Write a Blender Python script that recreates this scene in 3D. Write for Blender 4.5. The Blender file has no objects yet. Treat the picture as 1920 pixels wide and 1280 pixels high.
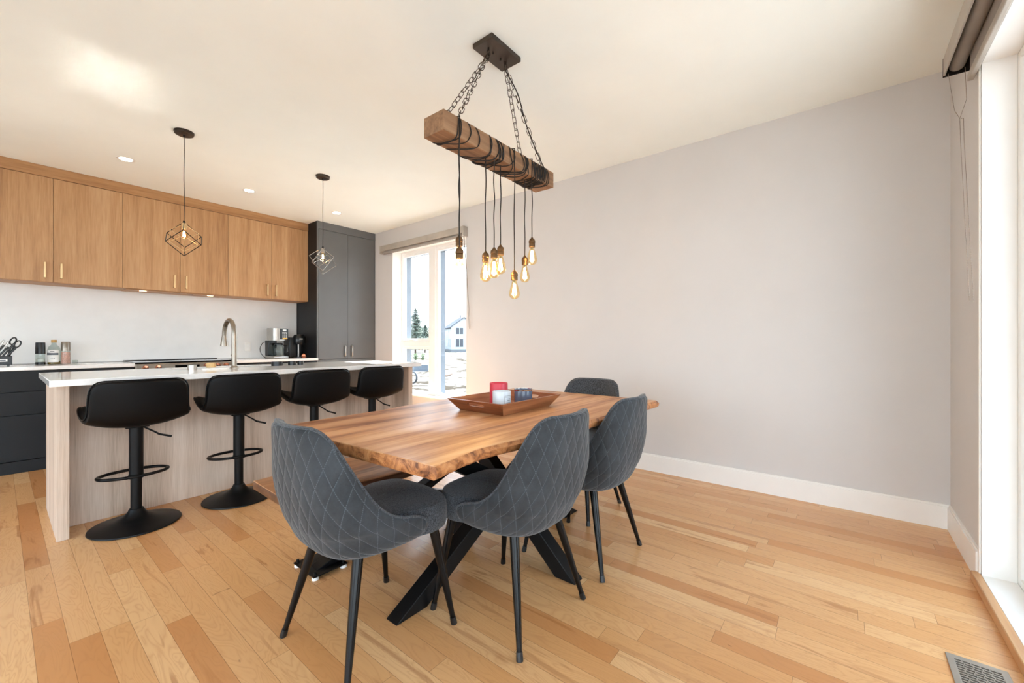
import bpy, bmesh, math, random
from mathutils import Vector, Matrix
random.seed(7)
S = bpy.context.scene
COL = S.collection
PI = math.pi

# ---------------------------------------------------------------- camera, world, sun, exposure
FPX, HY, CAMH, AZ = 773.0, 641.0, 1.116, 38.7
cd = bpy.data.cameras.new('camera'); cam = bpy.data.objects.new('camera', cd); COL.objects.link(cam)
cd.sensor_width = 36.0; cd.lens = FPX / 1920 * 36.0; cd.shift_y = (HY - 640) / 1920; cd.clip_start = 0.02; cd.clip_end = 500
cam.location = (0, 0, CAMH); cam.rotation_euler = (PI / 2, 0, math.radians(AZ - 90))
S.camera = cam
S.view_settings.view_transform = 'Standard'; S.view_settings.look = 'None'
S.view_settings.gamma = 1.0; S.view_settings.use_curve_mapping = False
S.view_settings.exposure = 0.50
S.cycles.use_denoising = True
try: S.cycles.denoiser = 'OPENIMAGEDENOISE'
except Exception: pass
S.cycles.max_bounces = 12; S.cycles.diffuse_bounces = 6; S.cycles.glossy_bounces = 6
S.cycles.transparent_max_bounces = 16; S.cycles.transmission_bounces = 8
S.cycles.sample_clamp_indirect = 0.0; S.cycles.sample_clamp_direct = 0.0
S.cycles.caustics_reflective = True; S.cycles.caustics_refractive = False; S.cycles.blur_glossy = 0.0

w = bpy.data.worlds.new('daylight'); S.world = w; w.use_nodes = True
nt = w.node_tree; bg = nt.nodes['Background']
tc = nt.nodes.new('ShaderNodeTexCoord'); sx = nt.nodes.new('ShaderNodeSeparateXYZ'); rp = nt.nodes.new('ShaderNodeValToRGB')
nt.links.new(tc.outputs['Generated'], sx.inputs[0]); nt.links.new(sx.outputs[2], rp.inputs[0]); nt.links.new(rp.outputs[0], bg.inputs[0])
rp.color_ramp.elements[0].position = 0.0; rp.color_ramp.elements[0].color = (0.84, 0.92, 1.0, 1)
rp.color_ramp.elements[1].position = 0.7; rp.color_ramp.elements[1].color = (0.60, 0.79, 1.0, 1)
bg.inputs[1].default_value = 4.6
sd = bpy.data.lights.new('sun', 'SUN'); sun = bpy.data.objects.new('sun', sd); COL.objects.link(sun)
SUNDIR = Vector((-1.10, -0.14, -1.0))
sun.rotation_euler = SUNDIR.to_track_quat('-Z', 'Y').to_euler(); sun.location = (20, 6, 15)
sd.energy = 28.0; sd.angle = math.radians(0.6); sd.color = (1.0, 0.98, 0.96)

# ---------------------------------------------------------------- materials
def lin(c):
    r = []
    for v in c:
        v = v / 255.0
        r.append(v / 12.92 if v <= 0.04045 else ((v + 0.055) / 1.055) ** 2.4)
    return (r[0], r[1], r[2], 1.0)
class NB:
    def __init__(s, name):
        s.m = bpy.data.materials.new(name); s.m.use_nodes = True; s.t = s.m.node_tree
        s.b = s.t.nodes['Principled BSDF']
    def n(s, typ, **kw):
        x = s.t.nodes.new(typ)
        for k, v in kw.items(): setattr(x, k, v)
        return x
    def L(s, a, b): s.t.links.new(a, b)
    def inp(s, node, i, v):
        if v is None: return
        if hasattr(v, 'links') or hasattr(v, 'is_linked'): s.L(v, node.inputs[i])
        else: node.inputs[i].default_value = v
    def m_(s, op, a, b=None, c=None):
        x = s.n('ShaderNodeMath', operation=op); s.inp(x, 0, a); s.inp(x, 1, b); s.inp(x, 2, c); return x.outputs[0]
    def xyz(s, v):
        x = s.n('ShaderNodeSeparateXYZ'); s.L(v, x.inputs[0]); return x.outputs
    def comb(s, a, b, c=0.0):
        x = s.n('ShaderNodeCombineXYZ'); s.inp(x, 0, a); s.inp(x, 1, b); s.inp(x, 2, c); return x.outputs[0]
    def coord(s, k='Object'): return s.n('ShaderNodeTexCoord').outputs[k]
    def noise(s, vec, scale=1.0, detail=3.0, rough=0.5, dist=0.0):
        x = s.n('ShaderNodeTexNoise'); s.L(vec, x.inputs['Vector']); x.inputs['Scale'].default_value = scale
        x.inputs['Detail'].default_value = detail; x.inputs['Roughness'].default_value = rough
        x.inputs['Distortion'].default_value = dist; return x.outputs['Fac']
    def ramp(s, f, stops, interp='LINEAR'):
        x = s.n('ShaderNodeValToRGB'); s.L(f, x.inputs[0]); e = x.color_ramp.elements; x.color_ramp.interpolation = interp
        while len(e) < len(stops): e.new(0.5)
        for k, (p, c) in enumerate(stops): e[k].position = p; e[k].color = c
        return x.outputs[0]
    def mix(s, f, a, b, mode='MIX'):
        x = s.n('ShaderNodeMix', data_type='RGBA', blend_type=mode); s.inp(x, 0, f); s.inp(x, 6, a); s.inp(x, 7, b); return x.outputs[2]
    def bump(s, h, strength=0.3, dist=0.01):
        x = s.n('ShaderNodeBump'); s.L(h, x.inputs['Height']); x.inputs['Strength'].default_value = strength
        x.inputs['Distance'].default_value = dist; s.L(x.outputs[0], s.b.inputs['Normal'])
    def rnd(s): return s.n('ShaderNodeObjectInfo').outputs['Random']
    def set(s, **kw):
        for k, v in kw.items(): s.inp(s.b, k.replace('_', ' '), v)
        return s

def plain(name, rgb, rough=0.5, metal=0.0, var=0.04, scale=8.0, bump=0.0, **kw):
    q = NB(name); f = q.noise(q.coord(), scale, 4)
    a = lin([max(0, min(255, v * (1 - var))) for v in rgb]); b = lin([min(255, v * (1 + var)) for v in rgb])
    q.L(q.ramp(f, [(0.3, a), (0.7, b)]), q.b.inputs['Base Color'])
    q.b.inputs['Roughness'].default_value = rough; q.b.inputs['Metallic'].default_value = metal
    for k, v in kw.items(): q.b.inputs[k.replace('_', ' ')].default_value = v
    if bump: q.bump(q.noise(q.coord(), scale * 30, 2), bump, 0.002)
    return q.m

def wood(name, light, mid, dark, axis='Z', fine=60, coarse=7, along=0.08, rough=0.45, streak=0.5, spec=0.5):
    q = NB(name); x, y, z = q.xyz(q.coord()); r = q.m_('MULTIPLY', q.rnd(), 17.0)
    def sc(k):
        kk = [k, k, k]; kk[{'X': 0, 'Y': 1, 'Z': 2}[axis]] = k * along
        return q.comb(q.m_('MULTIPLY_ADD', x, kk[0], r), q.m_('MULTIPLY_ADD', y, kk[1], r), q.m_('MULTIPLY_ADD', z, kk[2], r))
    n1 = q.noise(sc(coarse), 1.0, 5, 0.6, 0.8); n2 = q.noise(sc(fine), 1.0, 3, 0.6, 0.2)
    ring = q.m_('PINGPONG', q.m_('MULTIPLY', q.noise(sc(coarse * 0.35), 1.0, 2, 0.5, 0.5), 9.0), 0.5)
    f = q.m_('ADD', q.m_('MULTIPLY', n1, 0.62), q.m_('MULTIPLY', n2, 0.38))
    c = q.ramp(f, [(0.34, lin(dark)), (0.5, lin(mid)), (0.66, lin(light))])
    c = q.mix(q.m_('MULTIPLY', ring, streak * 0.5), c, lin(dark))
    q.L(c, q.b.inputs['Base Color']); q.b.inputs['Roughness'].default_value = rough
    q.b.inputs['Specular IOR Level'].default_value = spec
    q.bump(n2, 0.08, 0.002)
    return q.m

M = {}
M['wall'] = plain('wall_paint', (209, 206, 204), 0.75, var=0.006, scale=3)
M['ceiling'] = plain('ceiling_paint', (244, 248, 243), 0.9, var=0.006, scale=3)
M['trim'] = plain('white_trim', (238, 236, 232), 0.4, var=0.006)
M['backsplash'] = plain('backsplash', (226, 225, 223), 0.35, var=0.01)
M['pvc'] = plain('white_window_frame', (238, 238, 236), 0.3, var=0.005)
M['ext_grey'] = plain('grey_exterior_jamb', (120, 126, 134), 0.6)
M['oak'] = wood('oak_veneer', (198, 160, 118), (182, 140, 97), (156, 113, 74), 'Z', 95, 8, 0.05, 0.45, 0.25)
M['oakh'] = wood('oak_veneer_horizontal', (190, 148, 104), (172, 128, 85), (146, 104, 66), 'X', 55, 6, 0.07, 0.45, 0.3)
M['washed'] = wood('washed_oak_panel', (220, 202, 186), (204, 183, 164), (172, 150, 131), 'Z', 190, 9, 0.03, 0.6, 0.15)
M['nosing'] = wood('maple_nosing', (214, 170, 122), (200, 152, 104), (180, 128, 84), 'X', 40, 5, 0.08, 0.4, 0.2)
M['dark'] = plain('charcoal_cabinet', (25, 27, 30), 0.5, Specular_IOR_Level=0.3, var=0.03, scale=4)
M['grey'] = plain('grey_cabinet', (98, 99, 99), 0.42, var=0.02, scale=4)
M['darkgap'] = plain('shadow_gap', (14, 14, 15), 0.8)
M['brass'] = plain('satin_brass', (214, 186, 142), 0.35, 1.0)
M['steel'] = plain('brushed_steel', (176, 172, 166), 0.3, 1.0)
M['nickel'] = plain('brushed_nickel', (150, 140, 128), 0.32, 1.0)
M['chrome'] = plain('polished_metal', (205, 205, 205), 0.12, 1.0)
M['bronze'] = plain('dark_bronze', (72, 62, 54), 0.4, 0.7)
M['bronzesocket'] = plain('aged_brass_socket', (112, 86, 60), 0.38, 0.95)
M['silver_reflect'] = plain('silver_reflection_wire', (120, 118, 114), 0.25, 1.0)  # silver reflection on the second pendant, put into the wire colour
M['blackmetal'] = plain('black_powder_coated_steel', (9, 9, 10), 0.42, 0.0, Specular_IOR_Level=0.22)
M['blacksatin'] = plain('black_satin_leg', (6, 6, 7), 0.25, Specular_IOR_Level=0.3)
M['leather'] = plain('black_leatherette', (8, 8, 9), 0.42, var=0.1, scale=30, bump=0.15, Specular_IOR_Level=0.18)
M['blackplastic'] = plain('black_plastic', (16, 16, 17), 0.3)
M['blackglass'] = plain('black_glass', (10, 10, 11), 0.06)
M['cord'] = plain('black_cord', (26, 20, 16), 0.7)
M['white'] = plain('white_plastic', (236, 234, 230), 0.35, var=0.01)
M['blindgrey'] = plain('grey_aluminium_cassette', (176, 168, 158), 0.45, 0.2)
M['blindfab'] = plain('grey_blind_fabric', (150, 143, 136), 0.8)
M['beadchain'] = plain('bead_chain', (150, 138, 128), 0.4, 0.3)
M['vent'] = plain('taupe_metal_register', (158, 148, 136), 0.4, 0.3)
M['red'] = plain('red_frosted_candle', (204, 56, 74), 0.4)
M['bluejar'] = plain('slate_blue_glass', (92, 102, 122), 0.15)
M['whitejar'] = plain('pale_frosted_glass', (206, 214, 220), 0.3)
M['ink'] = plain('printed_ink', (96, 100, 108), 0.7)
M['wax'] = plain('candle_wax', (236, 226, 208), 0.5)
M['label'] = plain('paper_label', (232, 230, 226), 0.6)
M['cork'] = plain('cork_stopper', (190, 150, 92), 0.8)
M['oil'] = plain('olive_oil', (120, 92, 20), 0.15)
M['salt'] = plain('pink_salt', (214, 158, 142), 0.6, var=0.15, scale=120)
M['copper'] = plain('copper_and_warm_reflection', (222, 150, 118), 0.15, 1.0)  # real copper on the ball; painted warm reflection on the range knobs
M['brush'] = plain('beech_brush', (206, 170, 116), 0.6)
M['rubber'] = plain('white_glide', (225, 225, 222), 0.5)

def quartz():
    q = NB('white_quartz'); f = q.noise(q.coord(), 60, 3)
    q.L(q.ramp(f, [(0.35, lin((236, 235, 233))), (0.6, lin((240, 239, 238)))]), q.b.inputs['Base Color'])
    q.b.inputs['Roughness'].default_value = 0.10; q.b.inputs['Specular IOR Level'].default_value = 0.8; return q.m
M['quartz'] = quartz()

def floor_mat():
    q = NB('maple_floorboards'); x, y, z = q.xyz(q.coord()); W = 0.083
    xr = q.m_('DIVIDE', x, W); row = q.m_('FLOOR', xr); fx = q.m_('FRACT', xr)
    wn = q.n('ShaderNodeTexWhiteNoise', noise_dimensions='1D'); q.L(row, wn.inputs['W'])
    wn2 = q.n('ShaderNodeTexWhiteNoise', noise_dimensions='1D'); q.L(q.m_('ADD', row, 57.3), wn2.inputs['W'])
    ln = q.m_('MULTIPLY_ADD', wn.outputs[0], 0.65, 0.55)
    yy = q.m_('DIVIDE', q.m_('MULTIPLY_ADD', wn2.outputs[0], 9.0, q.m_('ADD', y, 40.0)), ln)
    k = q.m_('FLOOR', yy); fy = q.m_('FRACT', yy)
    wid = q.n('ShaderNodeTexWhiteNoise', noise_dimensions='2D'); q.L(q.comb(row, k), wid.inputs['Vector'])
    pid = wid.outputs[0]; r3 = q.xyz(wid.outputs[1])
    ex = q.m_('MULTIPLY', q.m_('MINIMUM', fx, q.m_('SUBTRACT', 1.0, fx)), W)
    ey = q.m_('MULTIPLY', q.m_('MINIMUM', fy, q.m_('SUBTRACT', 1.0, fy)), ln)
    gap = q.m_('LESS_THAN', q.m_('MINIMUM', ex, ey), 0.0008)
    off = q.m_('MULTIPLY', pid, 61.0)
    base = q.ramp(pid, [(0.0, lin((213, 156, 100))), (0.25, lin((226, 175, 121))), (0.5, lin((219, 164, 108))), (0.72, lin((232, 186, 134))), (0.88, lin((211, 152, 96))), (1.0, lin((202, 140, 86)))])
    v1 = q.comb(q.m_('MULTIPLY_ADD', x, 11.0, off), q.m_('MULTIPLY_ADD', y, 2.2, off), off)
    n1 = q.noise(v1, 1.0, 2, 0.5, 1.2)
    rings = q.m_('PINGPONG', q.m_('MULTIPLY', n1, 13.0), 0.5)
    rings = q.m_('POWER', q.m_('MULTIPLY', rings, 2.0), 3.0)
    c = q.mix(q.m_('MULTIPLY', rings, 0.30), base, lin((186, 128, 80)))
    v2 = q.comb(q.m_('MULTIPLY_ADD', x, 16.0, off), q.m_('MULTIPLY_ADD', y, 1.5, q.m_('MULTIPLY', off, 1.7)), 3.0)
    n2 = q.noise(v2, 1.0, 3, 0.6, 0.6)
    heart = q.ramp(n2, [(0.60, (0, 0, 0, 1)), (0.66, (1, 1, 1, 1))])
    c = q.mix(q.m_('MULTIPLY', heart, q.m_('MULTIPLY_ADD', r3[1], 0.45, 0.15)), c, lin((158, 98, 52)))
    v3 = q.comb(q.m_('MULTIPLY', x, 90.0), q.m_('MULTIPLY', y, 4.0), off)
    c = q.mix(q.m_('MULTIPLY', q.noise(v3, 1.0, 2), 0.14), c, lin((170, 118, 76)))
    v4 = q.comb(q.m_('MULTIPLY_ADD', x, 9.0, off), q.m_('MULTIPLY_ADD', y, 5.0, off), 9.0)
    knot = q.ramp(q.noise(v4, 1.0, 2, 0.5, 2.0), [(0.755, (0, 0, 0, 1)), (0.80, (1, 1, 1, 1))])
    c = q.mix(q.m_('MULTIPLY', knot, 0.7), c, lin((104, 60, 34)))
    c = q.mix(q.m_('MULTIPLY', gap, 0.55), c, lin((90, 56, 34)))
    q.L(c, q.b.inputs['Base Color'])
    q.b.inputs['Roughness'].default_value = 0.27; q.b.inputs['Specular IOR Level'].default_value = 0.5
    q.bump(q.m_('SUBTRACT', q.m_('MULTIPLY', rings, 0.05), gap), 0.15, 0.001)
    return q.m
M['floor'] = floor_mat()

def table_mat():
    q = NB('acacia_tabletop'); x, y, z = q.xyz(q.coord())
    v1 = q.comb(q.m_('MULTIPLY', x, 1.1), q.m_('MULTIPLY', y, 19.0), z)
    n1 = q.noise(v1, 1.0, 5, 0.62, 0.9)
    stave = q.n('ShaderNodeTexWhiteNoise', noise_dimensions='1D'); q.L(q.m_('FLOOR', q.m_('MULTIPLY', y, 11.0)), stave.inputs['W'])
    f = q.m_('ADD', q.m_('MULTIPLY', n1, 0.8), q.m_('MULTIPLY', stave.outputs[0], 0.2))
    c = q.ramp(f, [(0.32, lin((140, 88, 54))), (0.42, lin((182, 126, 82))), (0.54, lin((202, 150, 104))), (0.68, lin((216, 170, 126)))])
    fi = q.noise(q.comb(q.m_('MULTIPLY', x, 6.0), q.m_('MULTIPLY', y, 160.0), z), 1.0, 2)
    c = q.mix(q.m_('MULTIPLY', fi, 0.25), c, lin((130, 78, 44)))
    q.L(c, q.b.inputs['Base Color']); q.b.inputs['Roughness'].default_value = 0.36
    q.bump(fi, 0.03, 0.001)
    return q.m
M['table'] = table_mat()
def edge_mat():
    q = NB('live_edge_bark'); n = q.noise(q.coord(), 14, 5, 0.7, 1.5)
    c = q.ramp(n, [(0.33, lin((84, 46, 26))), (0.43, lin((140, 86, 50))), (0.53, lin((186, 124, 76))), (0.68, lin((204, 148, 98)))])
    q.L(c, q.b.inputs['Base Color']); q.b.inputs['Roughness'].default_value = 0.4; q.bump(n, 0.5, 0.004); return q.m
M['edge'] = edge_mat()
M['bench'] = wood('bench_acacia', (206, 158, 118), (176, 126, 88), (122, 80, 52), 'X', 40, 8, 0.07, 0.32, 0.3)
M['benchedge'] = wood('bench_edge', (128, 88, 60), (100, 66, 44), (70, 44, 28), 'X', 40, 8, 0.07, 0.4, 0.3)
M['beam'] = wood('weathered_beam', (168, 130, 96), (140, 104, 74), (104, 76, 54), 'X', 45, 9, 0.06, 0.75, 0.3)
M['tray'] = wood('acacia_tray', (182, 124, 82), (142, 88, 54), (84, 46, 26), 'X', 40, 14, 0.08, 0.32, 0.4)
M['trayend'] = wood('acacia_tray_end', (160, 94, 58), (130, 72, 42), (84, 44, 26), 'Y', 40, 12, 0.08, 0.32, 0.4)

def quilt():
    q = NB('quilted_suede'); uv = q.xyz(q.coord('UV')); u, v = uv[0], uv[1]
    a = q.m_('DIVIDE', u, 0.060); b = q.m_('DIVIDE', v, 0.125)
    def dline(s):
        return q.m_('MULTIPLY', q.m_('PINGPONG', q.m_(s, a, b), 0.5), 2.0)     # 0 on the stitch line
    d1, d2 = dline('ADD'), dline('SUBTRACT')
    d = q.m_('MINIMUM', d1, d2)
    line = q.m_('LESS_THAN', d, 0.05)
    n = q.noise(q.coord(), 9, 5, 0.65); n2 = q.noise(q.coord(), 160, 2)
    c = q.ramp(n, [(0.34, lin((27, 30, 33))), (0.66, lin((52, 56, 60)))])
    c = q.mix(q.m_('MULTIPLY', n2, 0.2), c, lin((76, 80, 86)))
    dash = q.m_('GREATER_THAN', q.m_('FRACT', q.m_('MULTIPLY', v, 160.0)), 0.3)
    c = q.mix(q.m_('MULTIPLY', q.m_('MULTIPLY', line, dash), 0.28), c, lin((120, 128, 136)))
    q.L(c, q.b.inputs['Base Color']); q.b.inputs['Roughness'].default_value = 0.85
    q.b.inputs['Sheen Weight'].default_value = 0.2; q.b.inputs['Sheen Roughness'].default_value = 0.4
    puff = q.m_('POWER', q.m_('MINIMUM', q.m_('MULTIPLY', d, 2.2), 1.0), 0.5)
    q.bump(q.m_('ADD', puff, q.m_('MULTIPLY', n2, 0.05)), 0.5, 0.005)
    return q.m
M['quilt'] = quilt()
def tweed(name, lo, hi):
    q = NB(name); x, y, z = q.xyz(q.coord())
    n = q.noise(q.coord(), 240, 2, 0.6); n2 = q.noise(q.comb(q.m_('MULTIPLY', x, 160.0), q.m_('MULTIPLY', y, 420.0), q.m_('MULTIPLY', z, 260.0)), 1.0, 1)
    f = q.m_('ADD', q.m_('MULTIPLY', n, 0.5), q.m_('MULTIPLY', n2, 0.5))
    q.L(q.ramp(f, [(0.38, lin(lo)), (0.62, lin(hi))]), q.b.inputs['Base Color']); q.b.inputs['Roughness'].default_value = 0.95
    q.b.inputs['Sheen Weight'].default_value = 0.2
    q.bump(f, 0.6, 0.002); return q.m
M['tweed'] = tweed('charcoal_tweed', (18, 19, 22), (84, 88, 94))

def glass(name, tint, rough=0.0, ior=1.45, base=0.04):
    q = NB(name); out = q.t.nodes['Material Output']; q.t.nodes.remove(q.b)
    tr = q.n('ShaderNodeBsdfTransparent'); gl = q.n('ShaderNodeBsdfGlossy'); lw = q.n('ShaderNodeLayerWeight'); lw.inputs[0].default_value = 0.5; mx = q.n('ShaderNodeMixShader')
    tr.inputs[0].default_value = lin(tint); gl.inputs['Roughness'].default_value = rough
    q.inp(mx, 0, q.m_('MULTIPLY_ADD', q.m_('POWER', lw.outputs['Facing'], 5.0), 0.9, base)); q.L(tr.outputs[0], mx.inputs[1]); q.L(gl.outputs[0], mx.inputs[2]); q.L(mx.outputs[0], out.inputs[0])
    return q.m
M['pane'] = glass('window_glass', (250, 252, 252))
M['bulbglass'] = glass('amber_bulb_glass', (255, 240, 208))
M['clearglass'] = glass('clear_glass', (232, 238, 236))
def emit(name, rgb, s):
    q = NB(name); q.b.inputs['Base Color'].default_value = (0, 0, 0, 1)
    q.b.inputs['Emission Color'].default_value = lin(rgb); q.b.inputs['Emission Strength'].default_value = s; return q.m
M['filament'] = emit('glowing_filament', (255, 212, 158), 130)
M['downled'] = emit('downlight_glow', (255, 244, 226), 14)
M['hoodled'] = emit('hood_light_glow', (255, 222, 170), 5)
M['display'] = emit('amber_display', (255, 170, 70), 1.5)
# outdoors
def ground_mat():
    q = NB('sandy_building_ground'); n = q.noise(q.coord(), 0.5, 7, 0.65); n2 = q.noise(q.coord(), 0.55, 8, 0.7)
    c = q.ramp(n, [(0.36, lin((96, 90, 82))), (0.5, lin((150, 146, 140))), (0.62, lin((178, 175, 170)))])
    c = q.mix(q.ramp(n2, [(0.48, (0, 0, 0, 1)), (0.54, (1, 1, 1, 1))]), c, lin((62, 57, 51)))
    q.L(c, q.b.inputs['Base Color']); q.b.inputs['Roughness'].default_value = 1.0; q.b.inputs['Specular IOR Level'].default_value = 0.0; q.bump(n2, 0.5, 0.1); return q.m
M['ground'] = ground_mat()
M['siding'] = plain('white_siding', (176, 180, 186), 0.7)
M['roof'] = plain('grey_shingles', (84, 88, 96), 0.95, var=0.12, scale=3, Specular_IOR_Level=0.05)
M['houseglass'] = plain('dark_house_window', (52, 58, 68), 0.3)
M['concrete'] = plain('grey_concrete', (112, 114, 118), 0.85)
M['leaf'] = plain('pine_foliage', (84, 94, 82), 0.85, var=0.3, scale=2)
M['shrubleaf'] = plain('shrub_foliage', (96, 112, 78), 0.85, var=0.3, scale=3)
M['bark'] = plain('bark', (92, 78, 66), 0.9)
M['fence'] = plain('black_silt_fabric', (92, 98, 106), 0.8)
M['pipe'] = plain('black_corrugated_pipe', (60, 62, 66), 0.5)
M['rebar'] = plain('rusty_steel', (90, 74, 64), 0.6, 0.3)

# ---------------------------------------------------------------- mesh helpers
def catmull(pts, t):
    n = len(pts) - 1; f = min(max(t, 0), 1) * n; i = min(int(f), n - 1); u = f - i
    P = [pts[max(i - 1, 0)], pts[i], pts[i + 1], pts[min(i + 2, n)]]
    out = []
    for k in range(len(pts[0])):
        a, b, c, d = (p[k] for p in P)
        out.append(0.5 * ((2 * b) + (-a + c) * u + (2 * a - 5 * b + 4 * c - d) * u * u + (-a + 3 * b - 3 * c + d) * u ** 3))
    return out
class MB:
    def __init__(s): s.v = []; s.f = []; s.mi = []; s.uv = []
    def add(s, vs, fs, mi=0, uv=None):
        o = len(s.v); s.v += [tuple(p) for p in vs]; s.uv += (uv if uv else [(0, 0)] * len(vs))
        for f in fs: s.f.append([o + i for i in f]); s.mi.append(mi)
        return s
    def box(s, x0, x1, y0, y1, z0, z1, mi=0):
        v = [(x0, y0, z0), (x1, y0, z0), (x1, y1, z0), (x0, y1, z0), (x0, y0, z1), (x1, y0, z1), (x1, y1, z1), (x0, y1, z1)]
        return s.add(v, [(0, 3, 2, 1), (4, 5, 6, 7), (0, 1, 5, 4), (1, 2, 6, 5), (2, 3, 7, 6), (3, 0, 4, 7)], mi)
    def bar(s, a, b, wd, ht, side=None, mi=0):           # rectangular bar a->b; width along 'side'
        a, b = Vector(a), Vector(b); d = (b - a).normalized()
        sd_ = Vector(side) if side else (Vector((0, 0, 1)).cross(d) if abs(d.z) < 0.99 else Vector((1, 0, 0)))
        sd_ = (sd_ - d * sd_.dot(d)).normalized(); up = d.cross(sd_)
        v = []
        for p in (a, b):
            for i, j in ((-1, -1), (1, -1), (1, 1), (-1, 1)): v.append(p + sd_ * (i * wd / 2) + up * (j * ht / 2))
        return s.add(v, [(0, 1, 2, 3), (7, 6, 5, 4), (0, 4, 5, 1), (1, 5, 6, 2), (2, 6, 7, 3), (3, 7, 4, 0)], mi)
    def tube(s, pts, r, n=8, closed=False, mi=0, cap=True):
        pts = [Vector(p) for p in pts]; m = len(pts); rs = r if isinstance(r, (list, tuple)) else [r] * m
        tang = []
        for i in range(m):
            if closed: t = pts[(i + 1) % m] - pts[i - 1]
            else: t = pts[min(i + 1, m - 1)] - pts[max(i - 1, 0)]
            tang.append(t.normalized() if t.length > 1e-9 else Vector((0, 0, 1)))
        ref = Vector((0, 0, 1)) if abs(tang[0].z) < 0.9 else Vector((1, 0, 0))
        nrm = (ref - tang[0] * ref.dot(tang[0])).normalized(); vs = []
        for i in range(m):
            nrm = nrm - tang[i] * nrm.dot(tang[i])
            nrm = nrm.normalized() if nrm.length > 1e-6 else tang[i].orthogonal().normalized()
            bn = tang[i].cross(nrm)
            for k in range(n):
                a = 2 * PI * k / n; vs.append(pts[i] + (nrm * math.cos(a) + bn * math.sin(a)) * rs[i])
        fs = []
        for i in range(m if closed else m - 1):
            j = (i + 1) % m
            for k in range(n): fs.append((i * n + k, i * n + (k + 1) % n, j * n + (k + 1) % n, j * n + k))
        if not closed and cap: fs += [tuple(range(n - 1, -1, -1)), tuple((m - 1) * n + k for k in range(n))]
        return s.add(vs, fs, mi)
    def lathe(s, prof, n=32, c=(0, 0, 0), axis='Z', mi=0, cap=True):   # prof: (r, h) pairs
        vs = []; fs = []; m = len(prof)
        for r, h in prof:
            for k in range(n):
                a = 2 * PI * k / n; p = (r * math.cos(a), r * math.sin(a), h)
                if axis == 'Y': p = (p[0], h, p[1])
                if axis == 'X': p = (h, p[0], p[1])
                vs.append((p[0] + c[0], p[1] + c[1], p[2] + c[2]))
        for i in range(m - 1):
            for k in range(n): fs.append((i * n + k, i * n + (k + 1) % n, (i + 1) * n + (k + 1) % n, (i + 1) * n + k))
        if cap and prof[0][0] > 1e-6: fs.append(tuple(range(n - 1, -1, -1)))
        if cap and prof[-1][0] > 1e-6: fs.append(tuple((m - 1) * n + k for k in range(n)))
        return s.add(vs, fs, mi)
    def rings(s, rings, mi=0, cap=True, uvs=None):
        n = len(rings[0]); vs = [p for r in rings for p in r]; fs = []
        for i in range(len(rings) - 1):
            for k in range(n): fs.append((i * n + k, i * n + (k + 1) % n, (i + 1) * n + (k + 1) % n, (i + 1) * n + k))
        if cap: fs += [tuple(range(n - 1, -1, -1)), tuple((len(rings) - 1) * n + k for k in range(n))]
        return s.add(vs, fs, mi)
    def sphere(s, c, r, nu=12, nv=8, sc=(1, 1, 1), mi=0):
        return s.lathe([(max(1e-5, r * math.sin(PI * j / nv)) if 0 < j < nv else 0.00001, -r * math.cos(PI * j / nv) * sc[2]) for j in range(nv + 1)], nu, c, 'Z', mi)
    def build(s, name, mats, parent=None, bevel=0.0, smooth=True, subsurf=0, loc=None, recalc=True, seg=2, weld=False):
        me = bpy.data.meshes.new(name); me.from_pydata(s.v, [], s.f)
        if not isinstance(mats, (list, tuple)): mats = [mats]
        for m in mats: me.materials.append(m if not isinstance(m, str) else M[m])
        for p, i in zip(me.polygons, s.mi): p.material_index = i
        if any(u != (0, 0) for u in s.uv):
            ul = me.uv_layers.new(name='UVMap')
            for lp in me.loops: ul.data[lp.index].uv = s.uv[lp.vertex_index]
        if recalc or weld:
            bm = bmesh.new(); bm.from_mesh(me)
            if weld: bmesh.ops.remove_doubles(bm, verts=bm.verts, dist=1e-5)
            bmesh.ops.recalc_face_normals(bm, faces=bm.faces); bm.to_mesh(me); bm.free()
        if smooth:
            me.polygons.foreach_set('use_smooth', [True] * len(me.polygons))
            try: me.set_sharp_from_angle(angle=math.radians(38))
            except Exception: pass
        o = bpy.data.objects.new(name, me); COL.objects.link(o)
        if parent: o.parent = parent
        if loc: o.location = loc
        if bevel:
            b = o.modifiers.new('bevel', 'BEVEL'); b.width = bevel; b.segments = seg; b.limit_method = 'ANGLE'; b.angle_limit = math.radians(40)
            b.harden_normals = False
        if subsurf:
            b = o.modifiers.new('subsurf', 'SUBSURF'); b.levels = subsurf; b.render_levels = subsurf
        return o
def box(x0, x1, y0, y1, z0, z1): return MB().box(x0, x1, y0, y1, z0, z1)
def thing(name, label, cat, loc=(0, 0, 0), rz=0.0, group=None):
    o = bpy.data.objects.new(name, None); COL.objects.link(o); o.location = loc; o.rotation_euler = (0, 0, rz)
    o.empty_display_size = 0.1
    o['label'] = label; o['category'] = cat
    if group: o['group'] = group
    return o
def tag(o, label, cat, group=None):
    o['label'] = label; o['category'] = cat
    if group: o['group'] = group
    return o
def struct(name, mb, mat, parent=None, **kw):
    o = mb.build(name, mat, parent, **kw)
    if not parent: o['kind'] = 'structure'
    return o
def copy_tree(o, parent=None):
    c = o.copy(); COL.objects.link(c)
    if parent: c.parent = parent
    for ch in list(o.children): copy_tree(ch, c)
    return c
def dup(o, loc, rz, label):
    c = copy_tree(o); c.location = loc; c.rotation_euler = (0, 0, rz); c['label'] = label; return c

# ---------------------------------------------------------------- room shell
XW, YK, YR, XL, ZC = 3.55, 6.08, -0.503, -3.2, 2.74
EXB = -1.0                                                # ground level outdoors
T = 0.32
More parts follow.
